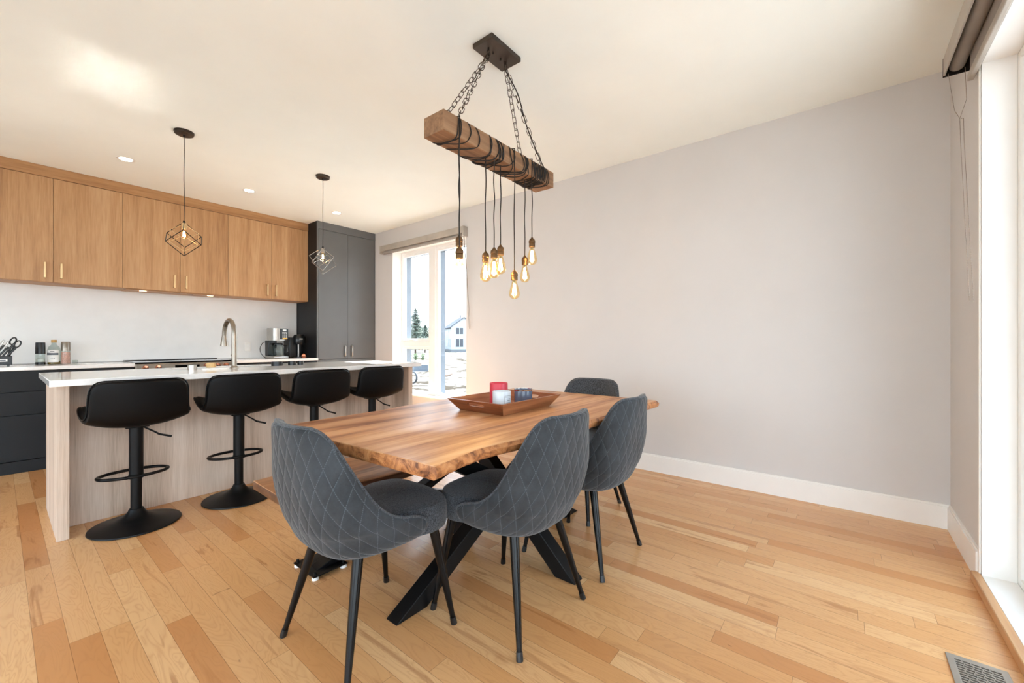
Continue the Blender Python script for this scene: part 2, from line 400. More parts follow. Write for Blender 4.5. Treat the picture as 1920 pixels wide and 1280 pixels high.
# window openings
W1 = (3.555, 5.04, 0.38, 2.42)                            # y0 y1 z0 z1 on the back wall
W2 = (1.50, 2.842, 0.04, 2.40)                            # x0 x1 z0 z1 on the right wall
W3 = (-3.0, 0.7, 0.04, 2.40)
W4 = (-0.2, 4.6, 0.04, 2.50)                                # y range on the left wall
struct('floor', box(XL, XW, YR, YK, -0.12, 0.0), 'floor', smooth=False)
struct('ceiling', box(XL - T, XW + T, YR - T, YK + T, ZC, ZC + 0.2), 'ceiling', smooth=False)
m = MB()
m.box(XW, XW + T, YR - T, W1[0], EXB, ZC); m.box(XW, XW + T, W1[1], YK + T, EXB, ZC)
m.box(XW, XW + T, W1[0], W1[1], EXB, W1[2]); m.box(XW, XW + T, W1[0], W1[1], W1[3], ZC)
struct('wall_back', m, 'wall', smooth=False)
m = MB(); zz = EXB
m.box(W2[1], XW, YR - T, YR, zz, ZC); m.box(W2[0], W2[1], YR - T, YR, W2[3], ZC); m.box(W2[0], W2[1], YR - T, YR, zz, W2[2])
m.box(W3[1], W2[0], YR - T, YR, zz, ZC); m.box(W3[0], W3[1], YR - T, YR, W3[3], ZC); m.box(W3[0], W3[1], YR - T, YR, zz, W3[2]); m.box(XL - T, W3[0], YR - T, YR, zz, ZC)
struct('wall_right', m, 'wall', smooth=False)
m = MB()
m.box(XL - T, XL, YR, W4[0], zz, ZC); m.box(XL - T, XL, W4[1], YK + T, zz, ZC); m.box(XL - T, XL, W4[0], W4[1], zz, W4[2]); m.box(XL - T, XL, W4[0], W4[1], W4[3], ZC)
struct('wall_front', m, 'wall', smooth=False)
struct('wall_left', box(XL, XW, YK, YK + T, zz, ZC), 'wall', smooth=False)
struct('roof', MB().box(XL - 1.5, XW + T, YR - T - 1.3, YR - T, 2.62, 2.86), 'siding', smooth=False)  # unseen overhang, added to keep high sky light off the floor
def baseboard(name, x0, x1, y0, y1, nx, ny):
    m = MB(); h, t = 0.145, 0.014
    m.box(x0, x1, y0, y1, 0, h - 0.012); 
    ax0, ax1, ay0, ay1 = x0, x1, y0, y1
    if nx < 0: ax0 += 0.006
    if nx > 0: ax1 -= 0.006
    if ny > 0: ay1 -= 0.006
    if ny < 0: ay0 += 0.006
    m.box(ax0, ax1, ay0, ay1, h - 0.012, h)
    struct(name, m, 'trim', smooth=False)
baseboard('baseboard_back', XW - 0.015, XW, YR, 5.46, -1, 0)
baseboard('baseboard_right', 2.872, XW - 0.015, YR, YR + 0.015, 0, 1)
baseboard('baseboard_front', XL, XL + 0.015, YR, YK, 1, 0)
struct('trim_1', box(W2[0] - 0.03, 2.872, YR + 0.0, YR + 0.032, 0.0, 0.042), 'nosing', bevel=0.004)   # wooden edge of the low sill
m = MB(); m.box(2.848, 2.872, YR, YR + 0.008, 0.042, 2.40)
m.box(W2[0] - 0.03, 2.872, YR, YR + 0.008, 2.40, 2.425)
struct('trim_2', m, 'trim', bevel=0.002)
struct('trim_3', box(-0.95, 2.66, YK - 0.012, YK, 0.91, 1.68), 'backsplash', smooth=False)

# window_1 in the back wall: two columns of panes
def frame_rect(m, p0, p1, q0, q1, wd, d0, d1, plane, mi=0):     # rectangular ring in the (p, z) plane
    for (a0, a1, b0, b1) in ((p0, p0 + wd, q0, q1), (p1 - wd, p1, q0, q1), (p0 + wd, p1 - wd, q0, q0 + wd), (p0 + wd, p1 - wd, q1 - wd, q1)):
        if plane == 'x': m.box(d0, d1, a0, a1, b0, b1, mi)
        else: m.box(a0, a1, d0, d1, b0, b1, mi)
def window_x(name, y0, y1, z0, z1, d, cells, sgn=1):
    """window in a wall facing -x (sgn=1) or +x (sgn=-1); d = inner face of the frame"""
    e = bpy.data.objects.new(name, None); COL.objects.link(e); e['kind'] = 'structure'
    def bx(m, a, b, *r, mi=0): m.box(min(a, b), max(a, b), *r, mi)
    m = MB(); D1 = d + sgn * 0.07
    for (a0, a1, b0, b1) in ((y0, y0 + .035, z0, z1), (y1 - .035, y1, z0, z1), (y0 + .035, y1 - .035, z0, z0 + .035), (y0 + .035, y1 - .035, z1 - .035, z1)):
        bx(m, d, D1, a0, a1, b0, b1)
    m.build('window_frame', 'pvc', e, bevel=0.004)
    for (a0, a1, b0, b1) in cells:
        m = MB()
        for (c0, c1, d0, d1) in ((a0, a0 + .04, b0, b1), (a1 - .04, a1, b0, b1), (a0 + .04, a1 - .04, b0, b0 + .04), (a0 + .04, a1 - .04, b1 - .04, b1)):
            bx(m, d + sgn * .012, d + sgn * .06, c0, c1, d0, d1)
        m.build('sash', 'pvc', e, bevel=0.004)
        m = MB(); bx(m, d + sgn * .038, d + sgn * .042, a0 + .038, a1 - .038, b0 + .038, b1 - .038); m.build('pane', 'pane', e, smooth=False)
        m = MB()
        for (c0, c1, d0, d1) in ((a0, a0 + .03, b0, b1), (a1 - .03, a1, b0, b1), (a0 + .03, a1 - .03, b0, b0 + .02), (a0 + .03, a1 - .03, b1 - .02, b1)):
            bx(m, d + sgn * .0601, d + sgn * .15, c0, c1, d0, d1)
        m.build('exterior_jamb', 'ext_grey', e, smooth=False)
    return e
WX = 3.70
w1 = window_x('window_1', W1[0], W1[1], W1[2], W1[3], WX,
              [(3.60, 4.29, 0.39, 2.385), (4.405, 5.035, 1.13, 2.385), (4.405, 5.035, 0.39, 1.055)])
m = MB(); m.box(WX - .004, WX + .058, 4.29, 4.405, 0.38, 2.42); m.box(WX - .004, WX + .058, 4.405, 5.04, 1.055, 1.13); m.build('mullion', 'pvc', w1, bevel=0.004)
m = MB(); m.box(WX - .022, WX + .012, 4.74, 4.83, 1.137, 1.155); m.bar((WX - .022, 4.70, 1.142), (WX - .03, 4.80, 1.15), 0.012, 0.012); m.build('crank_handle', 'white', w1, bevel=0.003)
m = MB(); m.box(XW - 0.0005, WX, W1[1] - 0.001, W1[1], W1[2], W1[3]); m.box(XW - .0005, WX, W1[0], W1[0] + .001, W1[2], W1[3])
m.box(XW - .0005, WX, W1[0], W1[1], W1[3] - .001, W1[3]); m.box(XW - .012, WX, W1[0], W1[1], W1[2], W1[2] + .014)
m.build('window_sill', 'trim', w1, smooth=False)
# right wall windows (tall, nearly to the floor)
def window_y(name, x0, x1, z0, z1, d, cols):
    e = bpy.data.objects.new(name, None); COL.objects.link(e); e['kind'] = 'structure'
    m = MB(); frame_rect(m, x0, x1, z0, z1, .035, d - .07, d, 'y'); m.build('window_frame', 'pvc', e, bevel=0.004)
    n = len(cols) - 1
    for i in range(n):
        a0, a1 = cols[i], cols[i + 1]
        m = MB(); frame_rect(m, a0, a1, z0 + .02, z1 - .02, .055, d - .062, d - .012, 'y'); m.build('sash', 'pvc', e, bevel=0.004)
        box(a0 + .05, a1 - .05, d - .045, d - .041, z0 + .07, z1 - .07).build('pane', 'pane', e, smooth=False)
    m = MB(); m.box(x0, x1, d, YR + .0005, z0, z0 + .001); m.box(x0, x0 + .001, d, YR + .0005, z0, z1); m.box(x1 - .001, x1, d, YR + .0005, z0, z1); m.box(x0, x1, d, YR + .0005, z1 - .001, z1)
    m.build('window_sill', 'trim', e, smooth=False)
    return e
DY = -0.61
w2 = window_y('window_2', W2[0], W2[1], W2[2], W2[3], DY, [1.52, 2.822])
w3 = window_y('added_window_3', W3[0], W3[1], W3[2], W3[3], DY, [-2.98, -1.75, -0.53, 0.68])  # unseen window, added and widened to let in more daylight
w4 = window_x('added_window_4', W4[0], W4[1], W4[2], W4[3], XL - 0.12, [(-0.16, 1.4, 0.08, 2.46), (1.4, 3.0, 0.08, 2.46), (3.0, 4.56, 0.08, 2.46)], -1)  # unseen glazing, added to send daylight in from behind the camera

# ---------------------------------------------------------------- outdoors
struct('ground', box(-60, 160, -80, 160, EXB - 0.2, EXB), 'ground', smooth=False)
M['bounce_patio'] = plain('pale_bounce_slabs', (168, 167, 166), 0.9, var=0.04, scale=2)
struct('bounce_patio', MB().box(XL - 6.5, XW + 3, -8.5, YR - T - .01, EXB, -0.12).box(XL - 6.5, XL - T - .01, YR - T - .01, YK + 2, EXB, -0.12), 'bounce_patio', smooth=False)  # unseen pale slabs, added to bounce sunlight up to the ceiling
def camdir(u, d, z):                                      # a point at forward distance d along a viewing direction
    a = math.radians(AZ); s_ = (u - 960) / FPX * d
    return (d * math.cos(a) + s_ * math.sin(a), d * math.sin(a) - s_ * math.cos(a), z)
# neighbouring house
hp = Vector(camdir(846, 88, EXB)); h = thing('house', 'white two-storey house with grey gable roof across the building site', 'house', hp, math.radians(-32))
W_, D_ = 8.0, 5.6
m = MB(); e1 = 5.45; rd = 7.45
# gable end faces the camera side (local -y); ridge along local y
vs = [(0, 0, 0.55), (D_, 0, 0.55), (D_, 0, e1), (D_ / 2, 0, rd - .1), (0, 0, e1), (0, W_, .55), (D_, W_, .55), (D_, W_, e1), (D_ / 2, W_, rd - .1), (0, W_, e1)]
m.add(vs, [(0, 1, 2, 3, 4), (5, 9, 8, 7, 6), (0, 4, 9, 5), (1, 6, 7, 2), (0, 5, 6, 1)])
m.build('wall', 'siding', h, smooth=False)
m = MB(); m.bar((-0.5, W_ / 2, e1 - .35), (D_ / 2, W_ / 2, rd), W_ + .8, 0.16, (0, 1, 0)); m.bar((D_ + .5, W_ / 2, e1 - .35), (D_ / 2, W_ / 2, rd), W_ + .8, 0.16, (0, 1, 0)); m.build('roof', 'roof', h, smooth=False)
box(0.02, D_ - .02, 0.02, W_, 0, 0.56).build('foundation', 'concrete', h, smooth=False)
box(D_ / 2 - .2, D_ / 2 + .15, W_ * .45, W_ * .45 + .4, rd - .4, rd + .7).build('chimney', 'concrete', h, smooth=False)
for (x0, x1, z0, z1) in ((1.0, 2.6, 3.82, 5.15), (1.0, 2.6, 1.1, 2.8)):
    f = MB(); f.box(x0, x1, -.05, .05, z0, z1); fo = f.build('window', 'houseglass', h, smooth=False)
    MB().box((x0 + x1) / 2 - .05, (x0 + x1) / 2 + .05, -.08, -.05, z0, z1).build('mullion', 'siding', fo, smooth=False)
for (y0, y1, z0, z1) in ((2.6, 3.1, 4.2, 4.95), (1.0, 1.6, 1.1, 2.8), (3.6, 5.0, 1.1, 2.8)):
    MB().box(-.05, .05, y0, y1, z0, z1).build('window', 'houseglass', h, smooth=False)
def leafy(m, c, r, n, size, sc=(1, 1, 1)):
    for _ in range(n):
        d = Vector((random.gauss(0, 1), random.gauss(0, 1), random.gauss(0, 1))).normalized() * (random.random() ** 0.4) * r
        p = Vector(c) + Vector((d.x * sc[0], d.y * sc[1], d.z * sc[2]))
        a = Vector((random.uniform(-1, 1), random.uniform(-1, 1), random.uniform(-1, 1))).normalized() * size; b = a.orthogonal().normalized() * size * .6
        m.add([p - a, p + b, p + a, p - b], [(0, 1, 2, 3)])
def conifer(u, d, ztop, rad, label):
    p = camdir(u, d, EXB); t = thing('conifer', label, 'tree', p, 0, None); H = ztop - EXB
    MB().tube([(0, 0, 0), (0, 0, H * .95)], [H * .02, .03], 8).build('trunk', 'bark', t)
    m = MB(); k = 26
    for i in range(k):
        f = (i + 1) / k; z = H * (0.12 + .86 * f); r = rad * (1 - f) ** .8 + .12
        for j in range(9):
            a = random.uniform(0, 2 * PI); rr = r * random.uniform(.6, 1.1)
            m.tube([(0, 0, z), (rr * math.cos(a), rr * math.sin(a), z - .12 * rr)], [.04, .01], 4)
            leafy(m, (rr * .6 * math.cos(a), rr * .6 * math.sin(a), z - .1), rr * .5, 26, .14, (1, 1, .35))
    m.build('foliage', 'leaf', t, smooth=False, recalc=False)
    return t
conifer(779, 70, 6.9, 2.3, 'tall thin conifer rising above the tree line outside the far window')
conifer(797, 82, 4.6, 2.2, 'shorter conifer to the right of the tall one outside the window')
conifer(764, 84, 4.2, 2.0, 'low conifer to the left of the tall one outside the window')
m = MB()
for u in range(752, 810, 6):
    p = camdir(u, 92, EXB); leafy(m, (p[0], p[1], EXB + 3.0), 2.7, 520, .22)
tag(m.build('hedge', 'leaf', smooth=False, recalc=False), 'dark green hedge at the foot of the conifers outside', 'hedge')
shrub_lab = ['leftmost of three round shrubs seen in the low window pane', 'middle one of three round shrubs seen in the low window pane', 'rightmost of three round shrubs seen in the low window pane']
for i, u in enumerate((768.5, 779.5, 793)):
    p = camdir(u, 48, EXB); m = MB(); leafy(m, (0, 0, .42), .29, 420, .06, (1, 1, 1.5)); m.tube([(0, 0, 0), (0, 0, .4)], .05, 6)
    o = m.build('shrub', 'shrubleaf', smooth=False, recalc=False, loc=p); tag(o, shrub_lab[i], 'shrub', 'round shrubs outside the window')
m = MB(); a = Vector(camdir(770, 30, EXB)); b = Vector(camdir(803, 30, EXB)); m.bar(a + Vector((0, 0, .22)), b + Vector((0, 0, .22)), .25, .5)
tag(m.build('earth_bank', 'fence', smooth=False), 'dark grey edging strip lying across the sandy site', 'edging')
m = MB(); p = Vector(camdir(775, 21, EXB)); m.tube([p + Vector((0, math.sin(a_) * .27, .32 + .27 * math.cos(a_))) for a_ in [2 * PI * k / 24 for k in range(24)]], .05, 8, closed=True)
tag(m.build('coiled_pipe', 'pipe'), 'black coiled drain pipe standing outside beside the island end', 'pipe')
def rods(name, pts, r, lab, cat, mat):
    mm = MB()
    for a_, b_ in pts: mm.tube([camdir(*a_), camdir(*b_)], r, 6)
    tag(mm.build(name, mat), lab, cat)
rods('steel_rod', [((785, 11, EXB + .06), (806, 11.2, EXB + .12)), ((785, 11, EXB + .06), (790, 11.2, EXB + .6))], .01, 'bent steel rod with one end sticking up on the sandy ground outside', 'rod', 'rebar')
rods('steel_rod', [((780, 10.2, EXB + .05), (806, 10.4, EXB + .08))], .014, 'straight steel rod lying flat nearest the window outside', 'rod', 'rebar')
rods('timber_plank', [((824, 24, EXB + .1), (846, 26, EXB + .1))], .09, 'dark timber plank lying on the pale ground outside', 'plank', 'rebar')

# ---------------------------------------------------------------- kitchen: upper cabinets
UB, UD, UT = 1.668, 2.637, ZC
def handle_bar(parent, x, z0, z1, y, mat, w_=.015):
    m = MB(); m.box(x - w_ / 2, x + w_ / 2, y - .034, y - .024, z0, z1); m.box(x - w_ / 2, x + w_ / 2, y - .026, y, z0, z0 + .012); m.box(x - w_ / 2, x + w_ / 2, y - .026, y, z1 - .012, z1)
    return m.build('handle', mat, parent, bevel=.002)
ux = [(-0.15, 0.325, 0.799), (0.799, 1.268, 1.726), (1.726, 2.204, 2.672)]
ulab = ['oak wall cabinet pair left of the cooktop, at the photo edge', 'oak wall cabinet pair above the cooktop with built-in hood lights', 'oak wall cabinet pair beside the tall grey cabinet']
YU = 5.73
for (x0, xm, x1), lb in zip(ux, ulab):
    t = thing('wall_cabinet', lb, 'cabinet', (x0, YU, UB), 0, 'oak wall cabinets')
    L_ = x1 - x0; c = xm - x0
    box(0.001, L_ - .001, .0205, YK - .013 - YU, 0, UT - UB - .001).build('cabinet_body', 'oakh', t, smooth=False)
    for a, b, hx in ((0, c, c - .053), (c, L_, c + .05)):
        d = box(a + .0015, b - .0015, 0, .019, .004, UD - UB - .002).build('door', 'oak', t, bevel=.001)
        handle_bar(d, hx, .04, .182, 0, 'brass')
o = box(-0.15, 2.672, YU - .002, YU + .018, UD + .002, ZC - .001).build('cabinet_fascia', 'oakh', None, bevel=.001)
tag(o, 'long oak fascia board filling between wall cabinets and ceiling', 'fascia')
t = thing('range_hood', 'built-in hood insert with two small lights under the oak cabinets', 'hood', (1.27, 5.88, UB - .001))
box(-.44, .44, -.125, .14, -.006, 0).build('hood_panel', 'oakh', t, bevel=.001)
for x in (-.30, .30):
    MB().lathe([(.03, -.0075), (.03, -.006)], 24, (x, -.06, 0)).build('hood_light', 'hoodled', t)
for x in (-.02, .10): box(x - .028, x + .028, -.095, -.075, -.008, -.006).build('switch', 'blackplastic', t)

# tall pantry cabinet
t = thing('pantry_cabinet', 'tall dark grey pantry cabinet in the kitchen corner', 'cabinet', (2.672, 5.475, 0))
PW = XW - 2.674
box(0, PW, .021, YK - 5.477, 0.0, ZC - .001).build('cabinet_body', 'dark', t, smooth=False)
m = MB(); m.box(0, .018, 0, .021, 0, UD); m.box(PW - .018, PW, 0, .021, 0, UD); m.box(0, PW, -.002, .021, UD, ZC - .001); m.box(0.018, PW - .018, .03 - .01, .0215, 0, .10)
m.build('face_frame', 'grey', t, bevel=.001)
cx = 3.107 - 2.672
for a, b, hx in ((.019, cx, cx - .045), (cx, PW - .019, cx + .058)):
    d = box(a + .0015, b - .0015, 0, .019, .882, UD - .004).build('door', 'grey', t, bevel=.001)
    m = MB(); m.tube([(hx, -.004, .915), (hx, -.024, .925), (hx, -.026, .99), (hx, -.024, 1.055), (hx, -.004, 1.065)], .011, 10); m.build('handle', 'steel', d)
    box(a + .0015, b - .0015, 0, .019, .104, .876).build('door', 'grey', t, bevel=.001)

# base cabinets and worktops
YB = 5.46
def base_unit(x0, x1, lab, drawers=True):
    t = thing('base_cabinet', lab, 'cabinet', (x0, YB, 0), 0, 'charcoal base cabinets'); L_ = x1 - x0
    m = MB(); m.box(.001, L_ - .001, .021, YK - .013 - YB, .104, .872); m.box(.001, L_ - .001, .035, .5, .001, .104); m.build('cabinet_body', 'dark', t, smooth=False)
    box(.001, L_ - .001, .012, .034, .001, .1).build('toe_kick', 'dark', t, smooth=False)
    for (a, b) in ((.108, .490), (.496, .688), (.694, .868)):
        box(.002, L_ - .002, 0, .019, a, b).build('drawer', 'dark', t, bevel=.0015)
    return t
base_unit(-0.95, -0.06, 'charcoal drawer cabinet at the photo edge under the knife block')
base_unit(-0.058, .845, 'charcoal drawer cabinet between the photo edge unit and the range')
base_unit(1.69, 2.668, 'charcoal drawer cabinet under the coffee machines')
o = box(-0.95, .848, YB - .02, YK - .013, .873, .905).build('worktop', 'quartz', None, bevel=.003); tag(o, 'white quartz worktop left of the range along the kitchen wall', 'worktop')
o = box(1.687, 2.670, YB - .02, YK - .013, .873, .905).build('worktop', 'quartz', None, bevel=.003); tag(o, 'white quartz worktop right of the range under the coffee makers', 'worktop')
ZT = .905
# range
t = thing('range_cooker', 'stainless range with black glass cooktop and knobs coloured for a warm reflection', 'cooker', (1.2675, 5.46, 0))
RW = .4185
m = MB(); m.box(-RW, RW, 0.0, .58, .03, .895); [m.box(a, b, .03, .06, 0, .03) for a, b in ((-.38, -.34), (.34, .38))]; [m.box(a, b, .5, .53, 0, .03) for a, b in ((-.38, -.34), (.34, .38))]
m.build('oven_body', 'steel', t, bevel=.003)
box(-RW, RW, .02, .585, .895, .912).build('cooktop', 'blackglass', t, bevel=.002)
box(-RW, RW, .52, .60, .912, .919).build('back_vent', 'blackplastic', t, bevel=.002)
box(-RW, RW, -.035, 0.0, .79, .892).build('control_panel', 'nickel', t, bevel=.006)
for x in (-.345, -.245, .10 + .06, .265, .345):
    k = MB().lathe([(.026, 0), (.026, -.012), (.021, -.03), (.0, -.031)], 20, (x, -.035, .858), 'Y').build('knob', 'copper', t)  # copper colour carries the warm reflection on the steel knobs
box(-.11, .10, -.037, -.0345, .83, .875).build('display', 'blackglass', t)
box(-.40, .40, -.02, 0.0, .22, .77).build('oven_door', 'blackglass', t, bevel=.004)
MB().tube([(-.34, -.02, .72), (-.34, -.055, .72), (.34, -.055, .72), (.34, -.02, .72)], .011, 10).build('door_handle', 'steel', t)
box(-.40, .40, -.015, 0.0, .06, .2).build('storage_drawer', 'steel', t, bevel=.003)

# ---------------------------------------------------------------- island
t = thing('kitchen_island', 'kitchen island base clad in washed oak with end panels', 'island', (0, 0, 0))
IX0, IX1 = .205, 2.64
box(IX0 + .05, IX1 - .05, 3.64, 3.66, .001, .873).build('back_panel', 'washed', t, bevel=.001)
box(IX0, IX0 + .05, 3.412, 4.19, .001, .873).build('end_panel', 'washed', t, bevel=.0015)
box(IX1 - .05, IX1, 3.412, 4.19, .001, .873).build('end_panel', 'washed', t, bevel=.0015)
m = MB(); m.box(IX0 + .051, IX1 - .051, 3.661, 4.10, .101, .112); m.box(IX0 + .051, IX1 - .051, 3.70, 4.08, .001, .1)
for xx in (IX0 + .051, .78, 1.66, IX1 - .061): m.box(xx, xx + .01, 3.661, 4.165, .112, .87)
m.build('cabinet_body', 'dark', t, smooth=False)
n = 5
for i in range(n):
    a = IX0 + .052 + i * (IX1 - IX0 - .104) / n; b = IX0 + .052 + (i + 1) * (IX1 - IX0 - .104) / n
    d = box(a + .0015, b - .0015, 4.166, 4.185, .105, .868).build('door', 'dark', t, bevel=.001)
    box(b - .06, b - .048, 4.185, 4.215, .66, .80).build('handle', 'steel', d, bevel=.002)
SX0, SX1, SY0, SY1 = .82, 1.60, 3.85, 4.13
CX0, CX1, CY0, CY1 = .173, 2.672, 3.307, 4.215
m = MB()
for z in (.875, .905):
    pass
def holed_slab(m, X0, X1, Y0, Y1, a0, a1, b0, b1, z0, z1):
    o = [(X0, Y0), (X1, Y0), (X1, Y1), (X0, Y1)]; i_ = [(a0, b0), (a1, b0), (a1, b1), (a0, b1)]
    vs = [(x, y, z0) for x, y in o] + [(x, y, z0) for x, y in i_] + [(x, y, z1) for x, y in o] + [(x, y, z1) for x, y in i_]
    fs = []
    for k in range(4):
        j = (k + 1) % 4
        fs += [(8 + k, 8 + j, 12 + j, 12 + k), (j, k, 4 + k, 4 + j), (k, j, 8 + j, 8 + k), (4 + j, 4 + k, 12 + k, 12 + j)]
    m.add(vs, fs)
holed_slab(m, CX0, CX1, CY0, CY1, SX0, SX1, SY0, SY1, .874, ZT + .004)
o = m.build('island_worktop', 'quartz', None, bevel=.003); tag(o, 'long white quartz worktop of the island with sink cut-out', 'worktop')
ZI = ZT + .004
m = MB()
r0 = [(SX0 - .01, SY0 - .01), (SX1 + .01, SY0 - .01), (SX1 + .01, SY1 + .01), (SX0 - .01, SY1 + .01)]
def inset(p, k, z): return [((x + (k if i in (0, 3) else -k)), (y + (k if i in (0, 1) else -k)), z) for i, (x, y) in enumerate(p)]
m.rings([inset(r0, 0, .8725), inset(r0, .014, .8725), inset(r0, .03, .68), inset(r0, .033, .678), inset(r0, .0, .668), inset(r0, 0, .8725)], cap=False)
m.add(inset(r0, .03, .68), [(0, 1, 2, 3)])
t = thing('sink', 'stainless undermount sink set in the island worktop', 'sink', (0, 0, 0)); m.build('basin', 'steel', t, smooth=False)
MB().lathe([(.04, .681), (.03, .684), (.0, .684)], 20, ((SX0 + SX1) / 2, (SY0 + SY1) / 2, 0)).build('drain', 'chrome', t)
# faucet
t = thing('faucet', 'tall brushed nickel pull-down faucet behind the island sink', 'faucet', (1.183, 3.79, ZI))
m = MB(); m.lathe([(.028, 0), (.028, .006), (.021, .012), (.0185, .02)], 24); m.build('base', 'nickel', t)
pts = [(0, 0, .015), (0, 0, .27)] + [(0, .115 * (1 - math.cos(a)), .27 + .115 * math.sin(a)) for a in [PI * k / 14 for k in range(1, 14)]] + [(0, .232, .255)]
MB().tube(pts, [.0185] * 2 + [.0165] * 14, 16).build('spout', 'nickel', t)
MB().lathe([(.017, 0), (.019, -.02), (.028, -.075), (.029, -.09), (.0, -.091)], 20, (0, .232, .262)).build('spray_head', 'nickel', t)
MB().tube([(.004, .015, .09), (.008, .045, .092), (.010, .095, .10)], [.011, .011, .006], 10).build('lever', 'nickel', t)
# things on the island
o = MB().lathe([(.0, 0), (.028, 0), (.028, .036), (.024, .036), (.024, .006), (0, .006)], 28).build('steel_cup', 'steel', None, loc=(.905, 3.77, ZI)); tag(o, 'small steel cup standing left of the faucet on the island', 'cup')
t = thing('dish_brush', 'round wooden dish brush head lying beside the faucet', 'brush', (1.03, 3.80, ZI))
MB().lathe([(.0, .012), (.03, .012), (.033, .024), (.03, .045), (.018, .048), (0, .048)], 24).build('brush_head', 'brush', t); MB().lathe([(.022, 0), (.027, .012), (.0, .0121)], 24).build('bristles', 'wax', t)
o = box(-.085, .085, -.015, .015, 0, .01).build('sponge_tray', 'white', None, bevel=.003, loc=(1.04, 3.735, ZI)); tag(o, 'flat white dish beneath the brush in front of the faucet', 'dish')
for i, (px_, r_) in enumerate(((1.50, .045), (1.625, .032), (1.70, .026))):
    t = thing('glass_jar', ['larger dark lidded jar beside the sink end', 'middle dark lidded jar beside the sink end', 'smallest dark lidded jar farthest from the faucet'][i], 'jar', (px_ + .03, 3.86, ZI), 0, 'jars beside the sink')
    MB().lathe([(0, 0), (r_, 0), (r_, .028), (0, .028)], 24).build('jar_body', 'blackplastic', t); MB().lathe([(0, .028), (r_ * .95, .028), (r_ * .95, .036), (0, .036)], 24).build('lid', 'blackplastic', t)

# ---------------------------------------------------------------- counter-top objects
# knife block
t = thing('knife_block', 'black knife block with white label full of dark handles', 'knife block', (0.0, 5.74, ZT))
box(-.13, .082, -.06, .06, .012, .088).build('block', 'blackplastic', t, bevel=.004)
for x in (-.11, .06): MB().box(x - .008, x + .008, -.05, .05, 0, .013).build('foot', 'blackplastic', t)
box(-.01, .055, -.0615, -.06, .040, .062).build('label', 'label', t)
m = MB(); m.box(.0, .045, -.0622, -.0615, .047, .055); m.build('lettering', 'ink', t)
KL = {(False, 6): 'black-handled knife farthest right in the knife block, next to the scissors', (False, 5): 'black-handled knife second from the right in the front row of the block',
      (False, 4): 'black-handled knife third from the right in the front row of the block', (False, 3): 'black-handled knife nearest the photo edge in the front row of the block',
      (True, 4): 'pale metal-handled knife nearer the scissors in the knife block', (True, 3): 'pale metal-handled knife nearer the photo edge in the knife block'}
for i in range(3, 7):
    x = -.09 + i * .024; ln_ = .10 + .02 * (i % 2)
    for yy, dz in ((-.035, 0.0), (.015, .045)):
        if yy > 0 and i in (5, 6): continue
        a = Vector((x, yy, .086)); b = a + Vector((.055, 0, ln_ * .8 + dz))
        steel = yy > 0 and i >= 3
        m = MB(); m.bar((0, 0, 0), b - a, .022, .014, (0, 1, 0)); kn = m.build('kitchen_knife', 'steel' if steel else 'blackplastic', None, bevel=.004, loc=(a.x, a.y + 5.74, a.z + ZT + .003))
        tag(kn, KL[(steel, i)], 'knife', 'pale-handled knives in the block' if steel else 'black-handled knives in the block')
t2 = thing('kitchen_scissors', 'black kitchen scissors standing in the knife block', 'scissors', (0.065, 5.76, ZT + .085))
m = MB()
for cx_, cz_ in ((.022, .135), (.048, .108)):
    m.tube([(cx_ + .017 * math.cos(a) + .008 * math.sin(a), 0, cz_ + .03 * math.sin(a)) for a in [2 * PI * k / 20 for k in range(20)]], .0055, 8, closed=True)
m.build('finger_loops', 'blackplastic', t2)
m = MB(); m.bar((0, 0, .0), (.03, 0, .095), .014, .012, (0, 1, 0)); m.bar((-.008, .0, .0), (.018, 0, .11), .01, .01, (0, 1, 0)); m.build('shank', 'blackplastic', t2, bevel=.003)
# grinders and bottle
t = thing('pepper_grinder', 'black-topped glass grinder left of the oil bottle', 'grinder', (.252, 5.88, ZT))
MB().lathe([(0, 0), (.033, 0), (.033, .02), (.031, .022), (0, .022)], 28).build('base', 'blackplastic', t)
MB().lathe([(.031, .022), (.031, .10), (.0, .101)], 28).build('jar', 'clearglass', t)
MB().lathe([(0, .025), (.026, .025), (.026, .055), (0, .06)], 20).build('contents', 'label', t)
MB().lathe([(0, .10), (.034, .10), (.032, .20), (.030, .207), (0, .208)], 28).build('cap', 'blackplastic', t)
t = thing('oil_bottle', 'clear oil bottle with white label and cork stopper', 'bottle', (.338, 5.88, ZT))
MB().lathe([(0, 0), (.042, 0), (.044, .006), (.044, .135), (.036, .165), (.018, .185), (.016, .205), (.0, .206)], 32).build('bottle_body', 'clearglass', t)
MB().lathe([(0, .003), (.041, .003), (.041, .03), (0, .03)], 28).build('oil', 'oil', t)
MB().lathe([(0, .205), (.019, .205), (.019, .232), (0, .233)], 20).build('stopper', 'cork', t)
m = MB(); R_ = .0448
def arc_label(m, R_, z0, z1, a0, a1, k=12, mi=0):
    vs = []; fs = []
    for i in range(k + 1):
        a = a0 + (a1 - a0) * i / k
        for z in (z0, z1): vs.append((R_ * math.cos(a), R_ * math.sin(a), z))
        for z in (z0, z1): vs.append(((R_ - .0006) * math.cos(a), (R_ - .0006) * math.sin(a), z))
    for i in range(k):
        o = i * 4; fs += [(o, o + 4, o + 5, o + 1), (o + 2, o + 3, o + 7, o + 6), (o, o + 2, o + 6, o + 4), (o + 1, o + 5, o + 7, o + 3)]
    m.add(vs, fs, mi)
arc_label(m, R_, .02, .135, -PI * .98, -PI * .28); m.build('label', 'label', t)
m = MB(); arc_label(m, R_ + .0006, .088, .108, -PI * .95, -PI * .3); arc_label(m, R_ + .0006, .118, .124, -PI * .7, -PI * .5)
